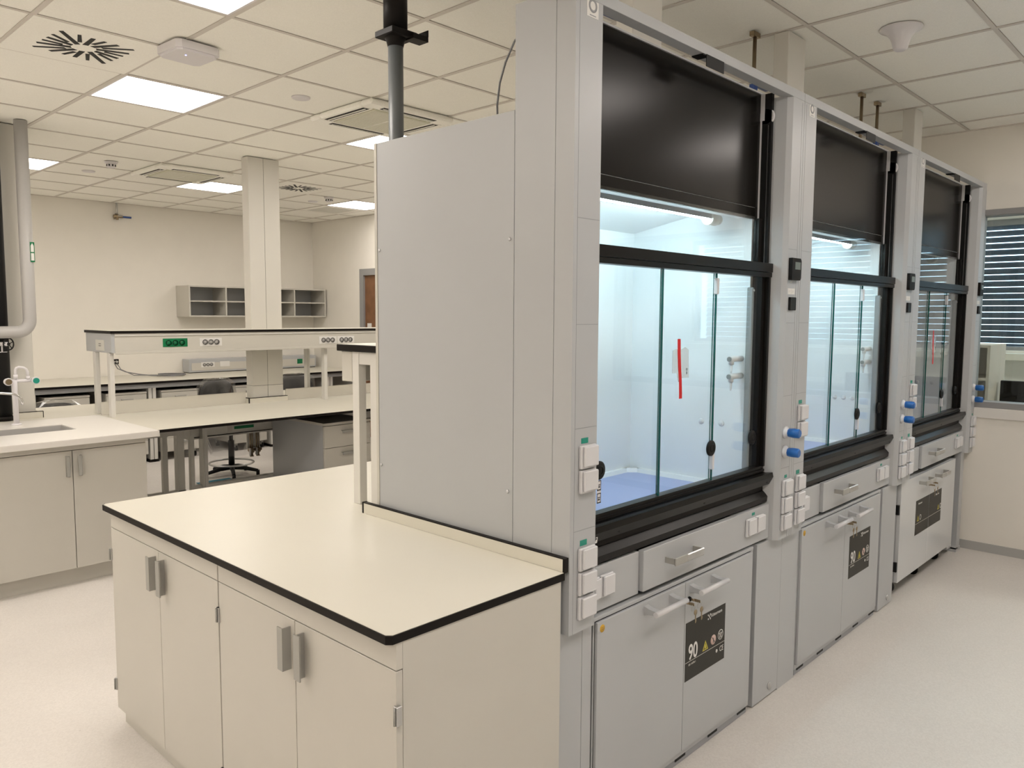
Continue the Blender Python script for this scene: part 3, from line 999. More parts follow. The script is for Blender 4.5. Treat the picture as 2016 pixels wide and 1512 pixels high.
build('trunk_body', MB().box(4.30, 6.12, 0, .19, .008, .172, .004), 'hood', t)
build('trunk_lid', MB().box(4.33, 6.10, -.004, 0, .03, .125, .001), 'cab', t)
build('shadow_gap', MB().box(4.31, 6.11, 0.01, .18, 0, .008), 'edge', t)
socket_row(t, 4.54, -.004, .10, 3, 'white', .046)
build('data_outlet', MB().box(4.70, 4.83, -.008, -.004, .07, .135), 'white', t)
build('green_outlet', MB().box(5.82, 5.90, -.008, -.004, .06, .125), 'dgreen', t)
build('data_outlet', MB().box(5.3, 5.43, -.008, -.004, .07, .135), 'white', t)
t = thing('data_outlet_box', 'open black data outlet box on the far wall with loose cables', 'outlet', (3.444, 9.85, 1.04))
build('back_box', MB().box(0, .094, -.004, 0, 0, .058), 'edge', t)
build('cable_gland', MB().cyl((.03, -.03, .028), (.03, -.004, .03), .014, n=12).cyl((.065, -.03, .028), (.065, -.004, .03), .014, n=12), 'pipe', t)
build('cable', MB().tube([(.035, -.02, .02), (.05, -.08, -.05), (.12, -.15, -.09), (.22, -.25, -.115), (.34, -.33, -.132), (.48, -.42, -.135)], .006, 8), 'cable', t)
cbl = [(.06, -.02, .02), (.08, -.1, -.06), (.17, -.25, -.125)]
for k in range(30):
    a = k * .62
    cbl.append((.52 + math.cos(a) * (.15 + .02 * math.sin(k * 1.7)), -.46 + math.sin(a) * (.16 + .02 * math.cos(k)), -.133 + .0007 * k))
tag(build('cable_coil', MB().tube(cbl, .0055, 6), 'cable'), 'loose grey cable coiled on the far wall bench', 'cable').location = (3.444, 9.85, 1.04)


def wallshelf(label, x, w):
    t = thing('wall_shelf', label, 'shelf unit', (x, 9.485, 1.605))
    h, d = .385, .362
    build('carcass', MB().box(0, w, 0, d, 0, .018).box(0, w, 0, d, h - .018, h).box(0, .018, 0, d, .018, h - .018).box(w - .018, w, 0, d, .018, h - .018), 'cab', t)
    build('back_panel', MB().box(.018, w - .018, d - .01, d, .018, h - .018), 'hood', t)
    build('divider', MB().box(w / 2 - .009, w / 2 + .009, .002, d - .01, .018, h - .018), 'cab', t)
    build('shelf', MB().box(.018, w / 2 - .009, .004, d - .01, .186, .202), 'cab', t)
    build('shelf', MB().box(w / 2 + .009, w - .018, .004, d - .01, .186, .202), 'cab', t)


wallshelf('open white pigeonhole shelf on the far wall, left of the square column', 4.25, .96)
wallshelf('open white pigeonhole shelf on the far wall, right of the square column', 5.215, .975)


# ------------------------------------------------------------ wrapped chairs
def chair(label, loc, rz, seat=.60, simple=False):
    t = thing('office_chair', label, 'chair', loc, rz)
    s = MB()
    n = 20
    s.lathe([(.0, seat + .045), (.16, seat + .045), (.205, seat + .03), (.21, seat), (.18, seat - .02), (.0, seat - .025)], n=28)
    build('seat', s, 'fabric', t)
    b = MB()
    W, Hh = .205, .20
    cz = seat + .27
    pr = []
    for k in range(28):
        a = 2 * PI * k / 28
        pr.append((math.copysign(abs(math.cos(a)) ** .6, math.cos(a)) * W, cz + math.copysign(abs(math.sin(a)) ** .6, math.sin(a)) * Hh))
    vs, fs = [], []
    lay = [(.90, .000), (1.0, .012), (1.0, .030), (.90, .045)]
    for sc, y in lay:
        for x, z in pr:
            vs.append((x * sc, .19 + y + .6 * x * x * -1, cz + (z - cz) * sc))
    for a in range(3):
        for k in range(28):
            fs.append((a * 28 + k, a * 28 + (k + 1) % 28, (a + 1) * 28 + (k + 1) % 28, (a + 1) * 28 + k))
    fs += [tuple(range(28)), tuple(range(4 * 28 - 1, 3 * 28 - 1, -1))]
    b.add(vs, fs, True)
    build('backrest', b, 'fabric', t)
    build('back_bar', MB().tube([(0, .05, seat - .03), (0, .20, seat - .02), (0, .26, seat + .05), (0, .255, seat + .2)], .014, 8), 'rubber', t)
    build('gas_column', MB().cyl((0, 0, .09), (0, 0, .36), .030, n=16).cyl((0, 0, .36), (0, 0, seat - .02), .020, n=16), 'rubber', t)
    rr = [(math.cos(2 * PI * k / 28) * .215, math.sin(2 * PI * k / 28) * .215, .13) for k in range(29)]
    build('foot_ring', MB().tube(rr, .010, 8, False), 'alu', t)
    for k in range(5):
        a = 2 * PI * k / 5 + .3
        c_, s_ = math.cos(a), math.sin(a)
        build('base_arm', MB().tube([(0, 0, .085), (c_ * .12, s_ * .12, .075), (c_ * .26, s_ * .26, .045)], .028, 8, True, .016)
              .cyl((c_ * .26, s_ * .26, 0), (c_ * .26, s_ * .26, .05), .018, n=10), 'rubber', t)
    # crumpled clear cover over back and seat, tied below
    rnd = random.Random(int(loc[0] * 100))
    f = MB()
    prof = [(.20, seat - .26), (.235, seat - .12), (.25, seat - .02), (.245, seat + .10), (.235, seat + .22), (.235, seat + .34), (.22, seat + .43), (.15, seat + .490), (.04, seat + .498)]
    N = 26
    vs = []
    for q, (r_, z) in enumerate(prof):
        for k in range(N):
            a = 2 * PI * k / N
            up = max(0, min(1, (z - seat - .02) / .1))
            cr = 1 + rnd.uniform(-.06, .06) + .04 * math.sin(a * 7 + q)
            x = math.cos(a) * r_ * cr
            y = math.sin(a) * r_ * cr * (1 - .62 * up) + .19 * up
            vs.append((x, y, z + rnd.uniform(-.006, .006)))
    fs = [(q * N + k, q * N + (k + 1) % N, (q + 1) * N + (k + 1) % N, (q + 1) * N + k) for q in range(len(prof) - 1) for k in range(N)]
    f.add(vs, fs, False)
    build('plastic_cover', f, 'film', t, label='clear crumpled plastic wrap')
    return t


chair('black office chair in clear plastic wrap left of the square column', (3.76, 7.52, 0), .25, .49)
chair('black office chair in clear plastic wrap right of the square column', (4.85, 7.95, 0), -.2, .46)
chair('black office chair in clear plastic wrap, only its top showing at left', (2.33, 7.90, 0), .0, .335)
t = thing('floor_mat', 'teal plastic sheet lying on the floor under the wrapped chair', 'sheet', (3.55, 7.35, 0))
build('sheet', MB().box(-.22, .12, -.10, .05, 0, .004), 'teal', t)


# ------------------------------------------------------------ fume hoods
WH = 1.4955
HX = [1.7345, 3.2305, 4.7265]
HY = 1.413
ORD = ['nearest', 'middle', 'last']


def sock_box(parent, x, y, z0, z1, w=.074, d=.022, name='socket_box'):
    o = build(name, MB().box(x, x + w, y - d * .55, y, z0 + .002, z1 - .001, .003), 'socket', parent)
    build('socket_flap', MB().box(x + .006, x + w - .002, y - d, y - d * .55, z0 + .008, z1 - .003, .003).box(x + .018, x + w - .012, y - d - .001, y - d, z0 + .012, z0 + .0135), 'socket', o)
    return o


def hood(i):
    lit = i < 2
    desc = ['nearest lit white fume hood with red tape on its glass', 'middle lit white fume hood', 'last white fume hood in the row, unlit'][i]
    t = thing('fume_hood', desc, 'fume hood', (HX[i], HY, 0), group='fume hoods in a row')
    W = WH
    # columns
    cl = build('service_column', MB().prism([(0, 0), (.122, 0), (.140, .018), (.150, .06), (.150, .068), (0, .068)], 'z', .704, 2.528), 'hood', t)
    cr = build('service_column', MB().prism([(W - .002, 0), (W - .106, 0), (W - .124, .018), (W - .137, .060), (W - .137, .068), (W - .002, .068)], 'z', .704, 2.528), 'hood', t)
    gr = MB().box(.0175, .0185, -.0006, .0, .704, 2.52)
    for z in (1.922, 1.620, 1.318, 1.013):
        gr.box(.0185, .119, -.0006, 0, z - .0009, z + .0009)
    build('panel_joint', gr, 'shade', cl)
    gr = MB().box(W - .022, W - .0212, -.0006, .0, .704, 2.52)
    for z in (1.922, 1.620, 1.316, 1.010):
        gr.box(W - .104, W - .022, -.0006, 0, z - .0009, z + .0009)
    build('panel_joint', gr, 'shade', cr)
    build('header_bar', MB().box(0, W - .001, 0, .045, 2.5285, 2.562, .001), 'hood', t)
    build('stop_bracket', MB().box(.70, .82, -.001, .001, 2.490, 2.530).box(.68, .72, .001, .045, 2.524, 2.528), 'rubber', t)
    # side panels
    for x in (0, W - .0165):
        if i > 0 and x == 0:
            pass
        build('side_panel', MB().box(x + .0, x + .0145, .070, .2285, .0, 2.555, .001), 'hood', t)
        build('side_panel', MB().box(x + .001, x + .0145, .231, .908, .04, 2.2535, .001), 'hood', t)
    if i == 0:
        build('rear_edge', MB().box(-.001, .016, .9085, .922, .04, 2.2535), 'cab', t)
        sc = MB()
        for y, z in ((.905 - .01, 1.875), (.247, 1.875), (.895, 1.095), (.25, 1.098)):
            sc.lathe([(.006, -.0025), (.004, -.004), (0, -.0045)], (0.001, y, z), 'x', 10)
        build('panel_screw', sc, 'socket', t)
    build('back_panel', MB().box(.016, W - .017, .905, .918, .0, 2.2535), 'cab', t)
    build('roof_panel', MB().box(.016, W - .017, .232, .905, 2.236, 2.2500), 'hood', t)
    # black front of the sash
    build('front_panel', MB().box(.135, W - .158, .116, .122, 2.092, 2.545, .001), 'panel', t)
    build('front_panel_strip', MB().box(.135, W - .158, .116, .122, 2.044, 2.0895, .001), 'panel', t)
    build('front_panel_backing', MB().box(.135, W - .158, .122, .126, 2.044, 2.545), 'edge', t)
    build('panel_cap', MB().box(.150, W - .137, .112, .20, 2.546, 2.552), 'hood', t)
    # side channels
    for x0, x1 in ((.150, .1655), (W - .1545, W - .137)):
        build('guide_channel', MB().box(x0, x1, .068, .160, .94, 2.545), 'rubber', t)
    build('guide_strip', MB().box(W - .1565, W - .1545, .1085, .1155, 1.862, 2.54), 'socket', t)
    build('guide_strip', MB().box(W - .1575, W - .1545, .098, .1155, 2.44, 2.546), 'socket', t)
    build('pulley', MB().lathe([(.030, 0), (.034, .002), (.030, .004), (.034, .008), (.034, .010)], (W - .1545, .092, 2.455), 'x', 20), 'socket', t)
    build('lift_cable', MB().box(W - .1555, W - .1545, .080, .0815, 1.862, 2.42), 'alu', t)
    # upper window
    build('window_pane', MB().box(.165, W - .19, .098, .104, 1.86, 2.05), 'glass', t)
    build('pane_stile', MB().box(W - .19, W - .160, .090, .112, 1.86, 2.044), 'black', t)
    build('pane_stile', MB().box(.150, .165, .090, .112, 1.86, 2.044), 'black', t)
    # lower sliding sash
    sash = build('sash_frame', MB().box(.150, W - .1415, .046, .092, 1.826, 1.862, .001).box(.150, W - .1415, .049, .090, 1.806, 1.8245, .001)
                 .box(W - .183, W - .156, .072, .095, 1.02, 1.806).box(W - .156, W - .1415, .054, .092, 1.02, 1.806).box(.150, .180, .066, .095, 1.02, 1.806)
                 .box(.150, W - .1415, .062, .095, 1.004, 1.020).box(.150, W - .1415, .055, .070, .998, 1.008), 'black', t)
    for x0, x1, y in ((.18, .578, .0800), (.574, .940, .0700), (.9395, W - .170, .0800)):
        p = MB()
        p.box(x0, x1, y, y + .005, 1.018, 1.810)
        p.mi = [0] * 6
        # x faces carry the dark green edge
        p.mi[0] = 1
        p.mi[1] = 1
        build('glass_pane', p, ['glass', 'glassedge'], sash)
    build('pane_edge', MB().box(.572, .576, .0685, .0758, 1.018, 1.81).box(.937, .941, .0685, .0758, 1.018, 1.81), 'glassedge', sash)
    build('pane_edge', MB().box(.9245, .9265, .079, .0855, 1.018, 1.81), 'glass', sash)
    for x, z in ((.235, 1.156), (.922, 1.146), (1.275, 1.147)):
        y = .0695 if x > .3 and x < 1 else .0795
        build('finger_disc', MB().lathe([(0, -.010), (.024, -.010), (.030, -.007), (.030, 0)], (x, y, z), 'y', 28)
              .lathe([(.013, -.0115), (.016, -.0115), (.016, -.0100), (.013, -.0100), (.013, -.0115)], (x, y, z), 'y', 20), 'rubber', sash)
    build('pane_clip', MB().box(.932, .946, .062, .079, 1.728, 1.788, .002), 'socket', sash)
    build('pane_clip', MB().box(.932, .946, .062, .079, 1.062, 1.122, .002), 'socket', sash)
    # airfoils
    a = [(.10, .998), (.052, .992), (.025, .995), (.021, .976), (.037, .944), (.10, .940)]
    build('airfoil', MB().prism(a, 'x', .150, W - .126), 'black', t)
    build('airfoil_screw', MB().lathe([(.004, -.001), (.004, .002)], (.285, .030, .958), 'y', 8).lathe([(.004, -.001), (.004, .002)], (.82, .030, .958), 'y', 8)
          .lathe([(.004, -.001), (.004, .002)], (1.33, .030, .958), 'y', 8), 'rubber', t)
    build('airfoil_recess', MB().box(.150, W - .137, .062, .10, .912, .942), 'edge', t)
    a = [(.10, .915), (.060, .914), (.040, .892), (.042, .870), (.056, .862), (.10, .862)]
    build('airfoil', MB().prism(a, 'x', .150, W - .134), 'black', t)
    if i == 0:
        st = build('direction_sticker', MB().prism([(.150, .945), (.168, .945), (.172, .972), (.154, .972)], 'y', .0275, .0285), 'white', t)
        st.rotation_euler = (0, 0, 0)
        build('arrow_mark', MB().box(.158, .166, .0265, .0275, .956, .9605).prism([(.154, .958), (.160, .951), (.160, .965)], 'y', .0265, .0275), 'ink', st)
    # inside
    b0 = .12
    build('liner_wall', MB().box(W - .190, W - .17, b0, .712, .90, 2.10), 'hoodin', t)
    build('liner_wall', MB().box(.17, .19, b0, .712, .90, 2.10), 'hoodin', t)
    build('liner_cheek', MB().box(W - .17, W - .0165, .16, .17, .9, 2.23).box(.0165, .17, .16, .17, .9, 2.23), 'hoodin', t)
    build('baffle', MB().box(.19, W - .19, .702, .712, .90, 2.10), 'hoodin', t)
    build('baffle_vent', MB().box(.25, .66, .62, .70, 1.93, 1.985, .003), 'hoodin', t)
    build('liner_roof', MB().prism([(.13, 2.085), (.42, 2.075), (.702, 2.022), (.702, 2.036), (.42, 2.09), (.13, 2.10)], 'x', .19, W - .19), 'hoodin', t)
    build('lamp_box', MB().box(.17, W - .17, b0, .185, 2.050, 2.20).box(.17, W - .17, .185, .192, 2.072, 2.20), 'hoodin', t)
    ws = build('work_surface', MB().prism([(.19, .13), (W - .19, .13), (W - .19, .66), (W - .23, .702), (.23, .702), (.19, .66)], 'z', .90, .918), 'ceramic', t)
    rim = MB()
    for (xa, ya), (xb, yb) in (((W - .19, .16), (W - .19, .655)), ((W - .19, .655), (W - .235, .702)), ((W - .235, .702), (.235, .702)), ((.235, .702), (.19, .655)), ((.19, .655), (.19, .16))):
        d = Vector((xb - xa, yb - ya, 0)).normalized()
        nrm = Vector((-d.y, d.x, 0)) * .024
        rim.add([(xa, ya, .918), (xb, yb, .918), (xb, yb, .936), (xa, ya, .936), (xa + nrm.x, ya + nrm.y, .918), (xb + nrm.x, yb + nrm.y, .918), (xb + nrm.x * .7, yb + nrm.y * .7, .936), (xa + nrm.x * .7, ya + nrm.y * .7, .936)],
                [(0, 1, 2, 3), (4, 5, 6, 7), (0, 1, 5, 4), (3, 2, 6, 7), (0, 3, 7, 4), (1, 2, 6, 5)])
    build('surface_rim', rim, 'hoodin', ws)
    build('service_rail', MB().box(W - .203, W - .190, .100, .128, .99, 1.765, .004), 'rail', t)
    build('rail_screw', MB().lathe([(.005, 0), (.005, -.002), (.002, -.003)], (W - .196, .0995, 1.752), 'y', 10), 'alu', t)
    for z in (1.470, 1.398):
        arm = build('outlet_arm', MB().cyl((W - .190, .150, z), (W - .292, .150, z), .0125, n=18), 'socket', t)
        build('outlet_cap', MB().cyl((W - .292, .150, z), (W - .294, .150, z), .010, n=16), 'rail', arm)
        build('hose_nozzle', MB().cyl((W - .275, .150, z - .008), (W - .275, .150, z - .022), .0105, n=14).lathe([(.0075, -.022), (.0055, -.030), (.0068, -.030), (.0048, -.038), (.006, -.038), (.004, -.047), (.005, -.047), (.003, -.058)], (W - .275, .15, z), 'z', 12), 'socket', arm)
    bt = MB()
    for y in (.33, .28, .232):
        bt.lathe([(.013, 0), (.013, -.003), (.009, -.006), (0, -.007)], (W - .190, y, 1.188), 'x', 18)
    build('wall_cap', bt, 'socket', t)
    # tube lamp
    lt = build('lamp_tube', MB().cyl((.20, .237, 2.046), (1.150, .237, 2.046), .010, n=16), 'tube' if lit else 'shade', t)
    build('lamp_cap', MB().cyl((1.150, .237, 2.043), (1.21, .237, 2.043), .027, n=20).cyl((1.215, .237, 2.043), (1.235, .237, 2.043), .022, n=20), 'frame', lt)
    build('lamp_reflector', MB().prism([(.220, 2.040), (.217, 2.072), (.256, 2.072), (.256, 2.069), (.221, 2.069), (.2235, 2.040)], 'x', .195, 1.16), 'shade', lt)
    # aux panel, drawer
    ap = MB().box(.150, .416, .040, .075, .716, .861, .001)
    build('lower_fascia', ap, 'hood', t)
    rf = build('lower_fascia', MB().box(1.065, W - .134, .032, .075, .716, .861, .001), 'hood', t)
    build('fascia_void', MB().box(.150, W - .137, .075, .30, .70, .90), 'dark', t)
    dw = build('drawer_front', MB().box(.421, 1.064, .024, .046, .7235, .8635, .0015), 'hood', t)
    dx = .552
    build('drawer_handle', MB().box(dx, dx + .006, -.014, .024, .795, .815).box(dx, dx + .078, -.020, -.014, .790, .818, .002), 'grey', dw)
    build('handle_arm', MB().box(dx + .184, dx + .190, -.014, .024, .795, .815), 'grey', dw)
    build('handle_grip', MB().box(dx + .078, dx + .190, -.022, -.014, .790, .818, .003), 'alu', dw)
    # sockets
    for z0, z1 in ((.889, .962), (.815, .888), (.741, .814)):
        sock_box(cl, .037, 0, z0, z1)
        sock_box(cr, W - .092, 0, z0 - .002, z1 - .002)
    for z0, z1 in ((1.196, 1.268), (1.123, 1.195)):
        sock_box(cl, .036, 0, z0, z1)
    build('circuit_tag', MB().box(.048, .080, -.001, 0, .965, .982), 'green', cl)
    build('circuit_tag', MB().box(.048, .080, -.001, 0, 1.272, 1.288), 'green', cl)
    build('circuit_tag', MB().box(W - .066, W - .044, -.001, 0, .965, .978), 'green', cr)
    sock_box(t, .150, .040, .757, .833, .040, .02)
    sock_box(t, .196, .040, .757, .833, .066, .02)
    build('circuit_tag', MB().box(.158, .184, .039, .040, .838, .850), 'green', t)
    sock_box(t, 1.152, .032, .757, .833, .072, .02)
    sock_box(t, 1.228, .032, .757, .833, .072, .02)
    build('circuit_tag', MB().box(1.208, 1.232, .031, .032, .838, .849), 'green', t)
    # monitor, rotary switch, valves on right column
    x = W - .098
    mo = build('airflow_monitor', MB().prism([(x, 1.796), (x + .080, 1.796), (x + .088, 1.806), (x + .088, 1.876), (x + .080, 1.886), (x, 1.886)], 'y', -.016, 0), 'edge', cr)
    build('display', MB().box(x + .026, x + .076, -.0172, -.016, 1.840, 1.870), 'screen', mo)
    build('button', MB().cyl((x + .032, -.018, 1.828), (x + .032, -.016, 1.828), .004, n=8).cyl((x + .046, -.018, 1.828), (x + .046, -.016, 1.828), .004, n=8)
          .cyl((x + .060, -.018, 1.828), (x + .060, -.016, 1.828), .004, n=8).cyl((x + .074, -.018, 1.828), (x + .074, -.016, 1.828), .004, n=8), 'frame', mo) if False else None
    ro = build('rotary_switch', MB().box(W - .090, W - .034, -.010, 0, 1.672, 1.726, .002), 'rubber', cr)
    lb = build('switch_label', MB().box(W - .098, W - .034, -.0008, 0, 1.738, 1.762), 'white', cr)
    build('column_print', MB().box(W - .088, W - .083, -.0014, -.0008, 1.745, 1.755).box(W - .070, W - .067, -.0014, -.0008, 1.742, 1.757).box(W - .053, W - .046, -.0014, -.0008, 1.745, 1.755)
          .box(W - .078, W - .062, -.0008, 0, 1.786, 1.790), 'frame', cr)
    for z in (1.162, 1.080):
        v = build('valve_rosette', MB().lathe([(.026, 0), (.026, -.008), (.018, -.014), (.012, -.030)], (W - .078, 0, z), 'y', 22), 'socket', cr)
        build('valve_knob', MB().lathe([(.011, -.014), (.0185, -.018), (.0205, -.040), (.0195, -.062), (.015, -.066)], (W - .078, 0, z), 'y', 8), 'blue', v)
    # labels at the top of the left column
    lb = build('inspection_label', MB().box(.048, .100, -.001, 0, 2.480, 2.556 - .03), 'white', cl)
    # ring emblem
    build('label_emblem', MB().lathe([(.012, -.0016), (.019, -.0016), (.019, -.001), (.012, -.001), (.012, -.0016)], (.074, 0, 2.512), 'y', 20)
          .box(.060, .088, -.0014, -.001, 2.484, 2.4865), 'shade', cl)
    # base below the columns
    if i == 0:
        build('base_filler', MB().box(0, .102, .030, .06, 0, .7035).box(.104, .150, .030, .06, 0, .7035), 'hood', t)
    if i == 1:
        build('base_filler', MB().box(0, .170, .030, .06, 0, .7035), 'hood', t)
    if i < 2:
        x0 = 1.262
        build('base_filler', MB().box(x0, W, .030, .06, .006, .7035, .001), 'hood', t)
        build('filler_void', MB().box(1.235, x0, .055, .20, .02, .70), 'shade', t)
        build('filler_screw', MB().lathe([(.005, .0), (.005, -.003)], (1.249, .055, .40), 'y', 8).lathe([(.005, .0), (.005, -.003)], (1.249, .055, .05), 'y', 8), 'socket', t)
        build('cam_lock', MB().lathe([(0, -.006), (.012, -.006), (.016, -.003), (.016, 0)], (1.415, .030, .048), 'y', 20), 'alu', t)
    else:
        build('base_leg', MB().box(1.335, 1.385, .030, .07, .02, .7035).box(1.385, 1.44, .036, .09, .02, .7035).box(1.335, 1.44, .03, .4, .0, .03), 'hood', t)
        build('base_rail', MB().box(1.22, 1.335, .06, .10, .035, .06), 'hood', t)
        build('leg_foot', MB().cyl((1.40, .06, 0), (1.40, .06, .03), .02, n=12), 'rubber', t)
    return t


for i in range(3):
    hood(i)


# safety cabinets standing under the first two hoods
def sign(parent, x0, x1, z0, z1, y, full=True):
    s = build('warning_sign', MB().box(x0, x1, y - .001, y, z0, z1), 'sign', parent)
    return s


def put_sign(parent, x0, z0, w, h, y):
    """parts of the cabinet: lettering and pictograms on the black sign"""
    def X(u): return x0 + u * w
    def Z(v): return z0 + v * h
    text('sign_lettering', '90', .082, 'white', parent, (X(.07), y - .0013, Z(.345)), sx=.80, bold=.0012)
    text('sign_lettering', 'Köttermann', .0185, 'white', parent, (X(.620), y - .0013, Z(.885)), sx=.92)
    text('sign_lettering', 'EN 14470-1', .0105, 'frame', parent, (X(.08), y - .0013, Z(.245)))
    text('sign_lettering', 'CE', .030, 'white', parent, (X(.865), y - .0013, Z(.17)), sx=.85)
    mk = MB()
    mk.box(X(0.0), X(1.0), y - .0012, y - .001, Z(.315), Z(.322))
    build('sign_rule', mk, 'frame', parent)
    lg = MB()
    for (a, b), (c, d) in (((.545, .945), (.60, .865)), ((.60, .945), (.57, .905)), ((.57, .905), (.605, .875))):
        p, q = Vector((X(a), 0, Z(b))), Vector((X(c), 0, Z(d)))
        lg.cyl((p.x, y - .0014, p.z), (q.x, y - .0014, q.z), .0012, n=6)
    for a, b in ((.545, .945), (.60, .945), (.60, .865), (.548, .875)):
        lg.lathe([(.0032, 0), (.0032, -.0006)], (X(a), y - .001, Z(b)), 'y', 10)
    build('sign_emblem', lg, 'white', parent)
    tr = MB()
    cx, cz, s_ = X(.49), Z(.43), .021
    tr.prism([(cx - s_, cz - s_ * .8), (cx + s_, cz - s_ * .8), (cx, cz + s_ * 1.0)], 'y', y - .0014, y - .001)
    build('flame_sign', tr, 'syellow', parent)
    tr = MB().prism([(cx - s_ * .62, cz - s_ * .6), (cx + s_ * .62, cz - s_ * .6), (cx, cz + s_ * .60)], 'y', y - .0016, y - .0014)
    build('flame_field', tr, 'sign', parent)
    tr = MB().prism([(cx - .007, cz - .010), (cx + .007, cz - .010), (cx + .005, cz - .001), (cx, cz + .009), (cx - .005, cz)], 'y', y - .0018, y - .0016)
    build('flame_mark', tr, 'syellow', parent)
    cx = X(.695)
    build('no_fire_sign', MB().lathe([(0, -.0004), (.0195, -.0004), (.0195, 0)], (cx, y - .001, Z(.455)), 'y', 24), 'spink', parent)
    nb = MB()
    nb.cyl((cx - .012, y - .0016, Z(.455) + .013), (cx + .012, y - .0016, Z(.455) - .013), .0014, n=6)
    nb.box(cx - .0015, cx + .0015, y - .0018, y - .0014, Z(.455) - .012, Z(.455) + .008)
    build('no_fire_bar', nb, 'ink', parent)
    cx = X(.885)
    rg = MB().lathe([(.0175, -.0005), (.020, -.0005), (.020, 0), (.0175, 0), (.0175, -.0005)], (cx, y - .001, Z(.475)), 'y', 24)
    for s2 in (-1, 1):
        rg.prism([(cx + s2 * .003, Z(.475) - .013), (cx + s2 * .008, Z(.475) - .013), (cx + s2 * .005, Z(.475) + .010), (cx + s2 * .003, Z(.475) + .010)], 'y', y - .0014, y - .001)
        rg.cyl((cx + s2 * .006, y - .0012, Z(.475) + .002), (cx + s2 * .014, y - .0012, Z(.475) + .008), .001, n=6)
    build('door_closed_sign', rg, 'white', parent)
    build('test_mark', MB().lathe([(0, -.0004), (.0075, -.0004), (.0075, 0)], (X(.79), y - .001, Z(.215)), 'y', 6), 'white', parent)


def tube_handle(parent, x0, x1, z, y):
    h = build('door_handle', MB().cyl((x0 - .004, y - .052, z), (x1 + .004, y - .052, z), .0095, n=16), 'socket', parent)
    for x in (x0 + .004, x1 - .030):
        b = MB()
        b.prism([(y, z - .016), (y, z + .016), (y - .02, z + .010), (y - .056, z + .007), (y - .056, z - .007), (y - .02, z - .009)], 'x', x, x + .026)
        build('handle_bracket', b, 'hood', parent)
    return h


def keys(label, x, y, z):
    t = thing('key_bunch', label, 'keys', (x, y, z))
    build('key', MB().box(.0, .0022, -.036, -.012, -.004, .006).cyl((.001, -.014, 0), (.001, 0, 0), .0045, n=8), 'brass', t)
    build('split_ring', MB().tube([(.006 + math.cos(2 * PI * k / 16) * .013, -.030, -.014 + math.sin(2 * PI * k / 16) * .013) for k in range(17)], .0011, 6, False), 'alu', t)
    build('key', MB().lathe([(0, -.001), (.0105, -.001), (.0105, .001), (0, .001)], (.020, -.032, -.033), 'y', 16).box(.0175, .0225, -.033, -.031, -.072, -.042).box(.0225, .0255, -.033, -.031, -.068, -.058), 'brass', t)
    return t


def safety_cabinet(i, label):
    t = thing('safety_cabinet', label, 'cabinet', (HX[i], HY, 0), group='safety cabinets under the hoods')
    y = .030
    ox = 0 if i == 0 else .06 - .0
    L, Rr = (.158, 1.224) if i == 0 else (.176, 1.222)
    build('carcass', MB().box(L, Rr, y + .002, .60, .03, .700, .002), 'hood', t)
    build('front_frame', MB().box(L, Rr, y - .002, y + .03, .6935, .7065, .001).box(L, Rr, y, y + .03, .030, .053, .001)
          .box(L, L + .006, y, y + .03, .053, .6935).box(Rr - .020, Rr, y, y + .03, .053, .6935), 'hood', t)
    xm = .6865 if i == 0 else .788
    if i == 1:
        xm = .70
    dl = build('cabinet_door', MB().box(L + .009, xm - .0015, y - .010, y + .001, .056, .690, .001), 'hood', t)
    dr = build('cabinet_door', MB().box(xm + .0015, Rr - .022, y - .010, y + .001, .056, .690, .001), 'hood', t)
    build('door_gap', MB().box(L + .006, Rr - .020, y + .0005, y + .0018, .053, .6935), 'edge', t)
    yd = y - .010
    tube_handle(dl, .418 + (.03 if i else 0), .606 + (.03 if i else 0), .660, yd)
    tube_handle(dr, .710 + (.02 if i else 0), .897 + (.02 if i else 0), .660, yd)
    sx0 = .695 if i == 0 else .770
    sw = .290 if i == 0 else .290
    s = build('warning_sign', MB().box(sx0, sx0 + sw, yd - .001, yd, .315, .536), 'sign', dr)
    put_sign(dr, sx0, .315, sw, .221, yd - .0)
    st = build('yellow_sticker', MB().lathe([(0, -.0006), (.0125, -.0006), (.0125, 0)], (L + .034, yd, .667), 'y', 24), 'yellow', dl)
    build('sticker_print', MB().box(L + .028, L + .041, yd - .0010, yd - .0006, .669, .6705).box(L + .028, L + .041, yd - .0010, yd - .0006, .664, .6655), 'brown', dl)
    for k, (cx, d) in enumerate(((xm - .018, dl), (xm + .024, dr))):
        build('lock', MB().lathe([(.009, 0), (.009, -.006), (.006, -.010), (0, -.010)], (cx, yd, .625), 'y', 14), 'rubber', d)
    fl = MB()
    for k in range(5):
        x = L + .03 + k * (Rr - L - .12) / 4
        fl.box(x, x + .07, y + .0, y + .002, .020, .030)
        fl.cyl((x + .03, .06, .0), (x + .03, .06, .03), .014, n=8)
    fl.box(L + .01, Rr - .01, y + .012, y + .02, 0.002, .03)
    build('foot_strip', MB().box(L + .01, Rr - .01, y + .004, y + .014, .002, .030), 'shade', t)
    build('foot_slot', fl, 'rubber', t)['kind'] = 'stuff'
    for cx, wh in ((xm - .018, 'left'), (xm + .024, 'right')):
        keys('small key hanging in the %s lock of the %s safety cabinet' % (wh, ORD[i]), HX[i] + cx, HY + yd - .010, .625)
    return t


safety_cabinet(0, 'white safety cabinet marked 90 under the nearest fume hood')
safety_cabinet(1, 'white safety cabinet marked 90 under the middle fume hood')

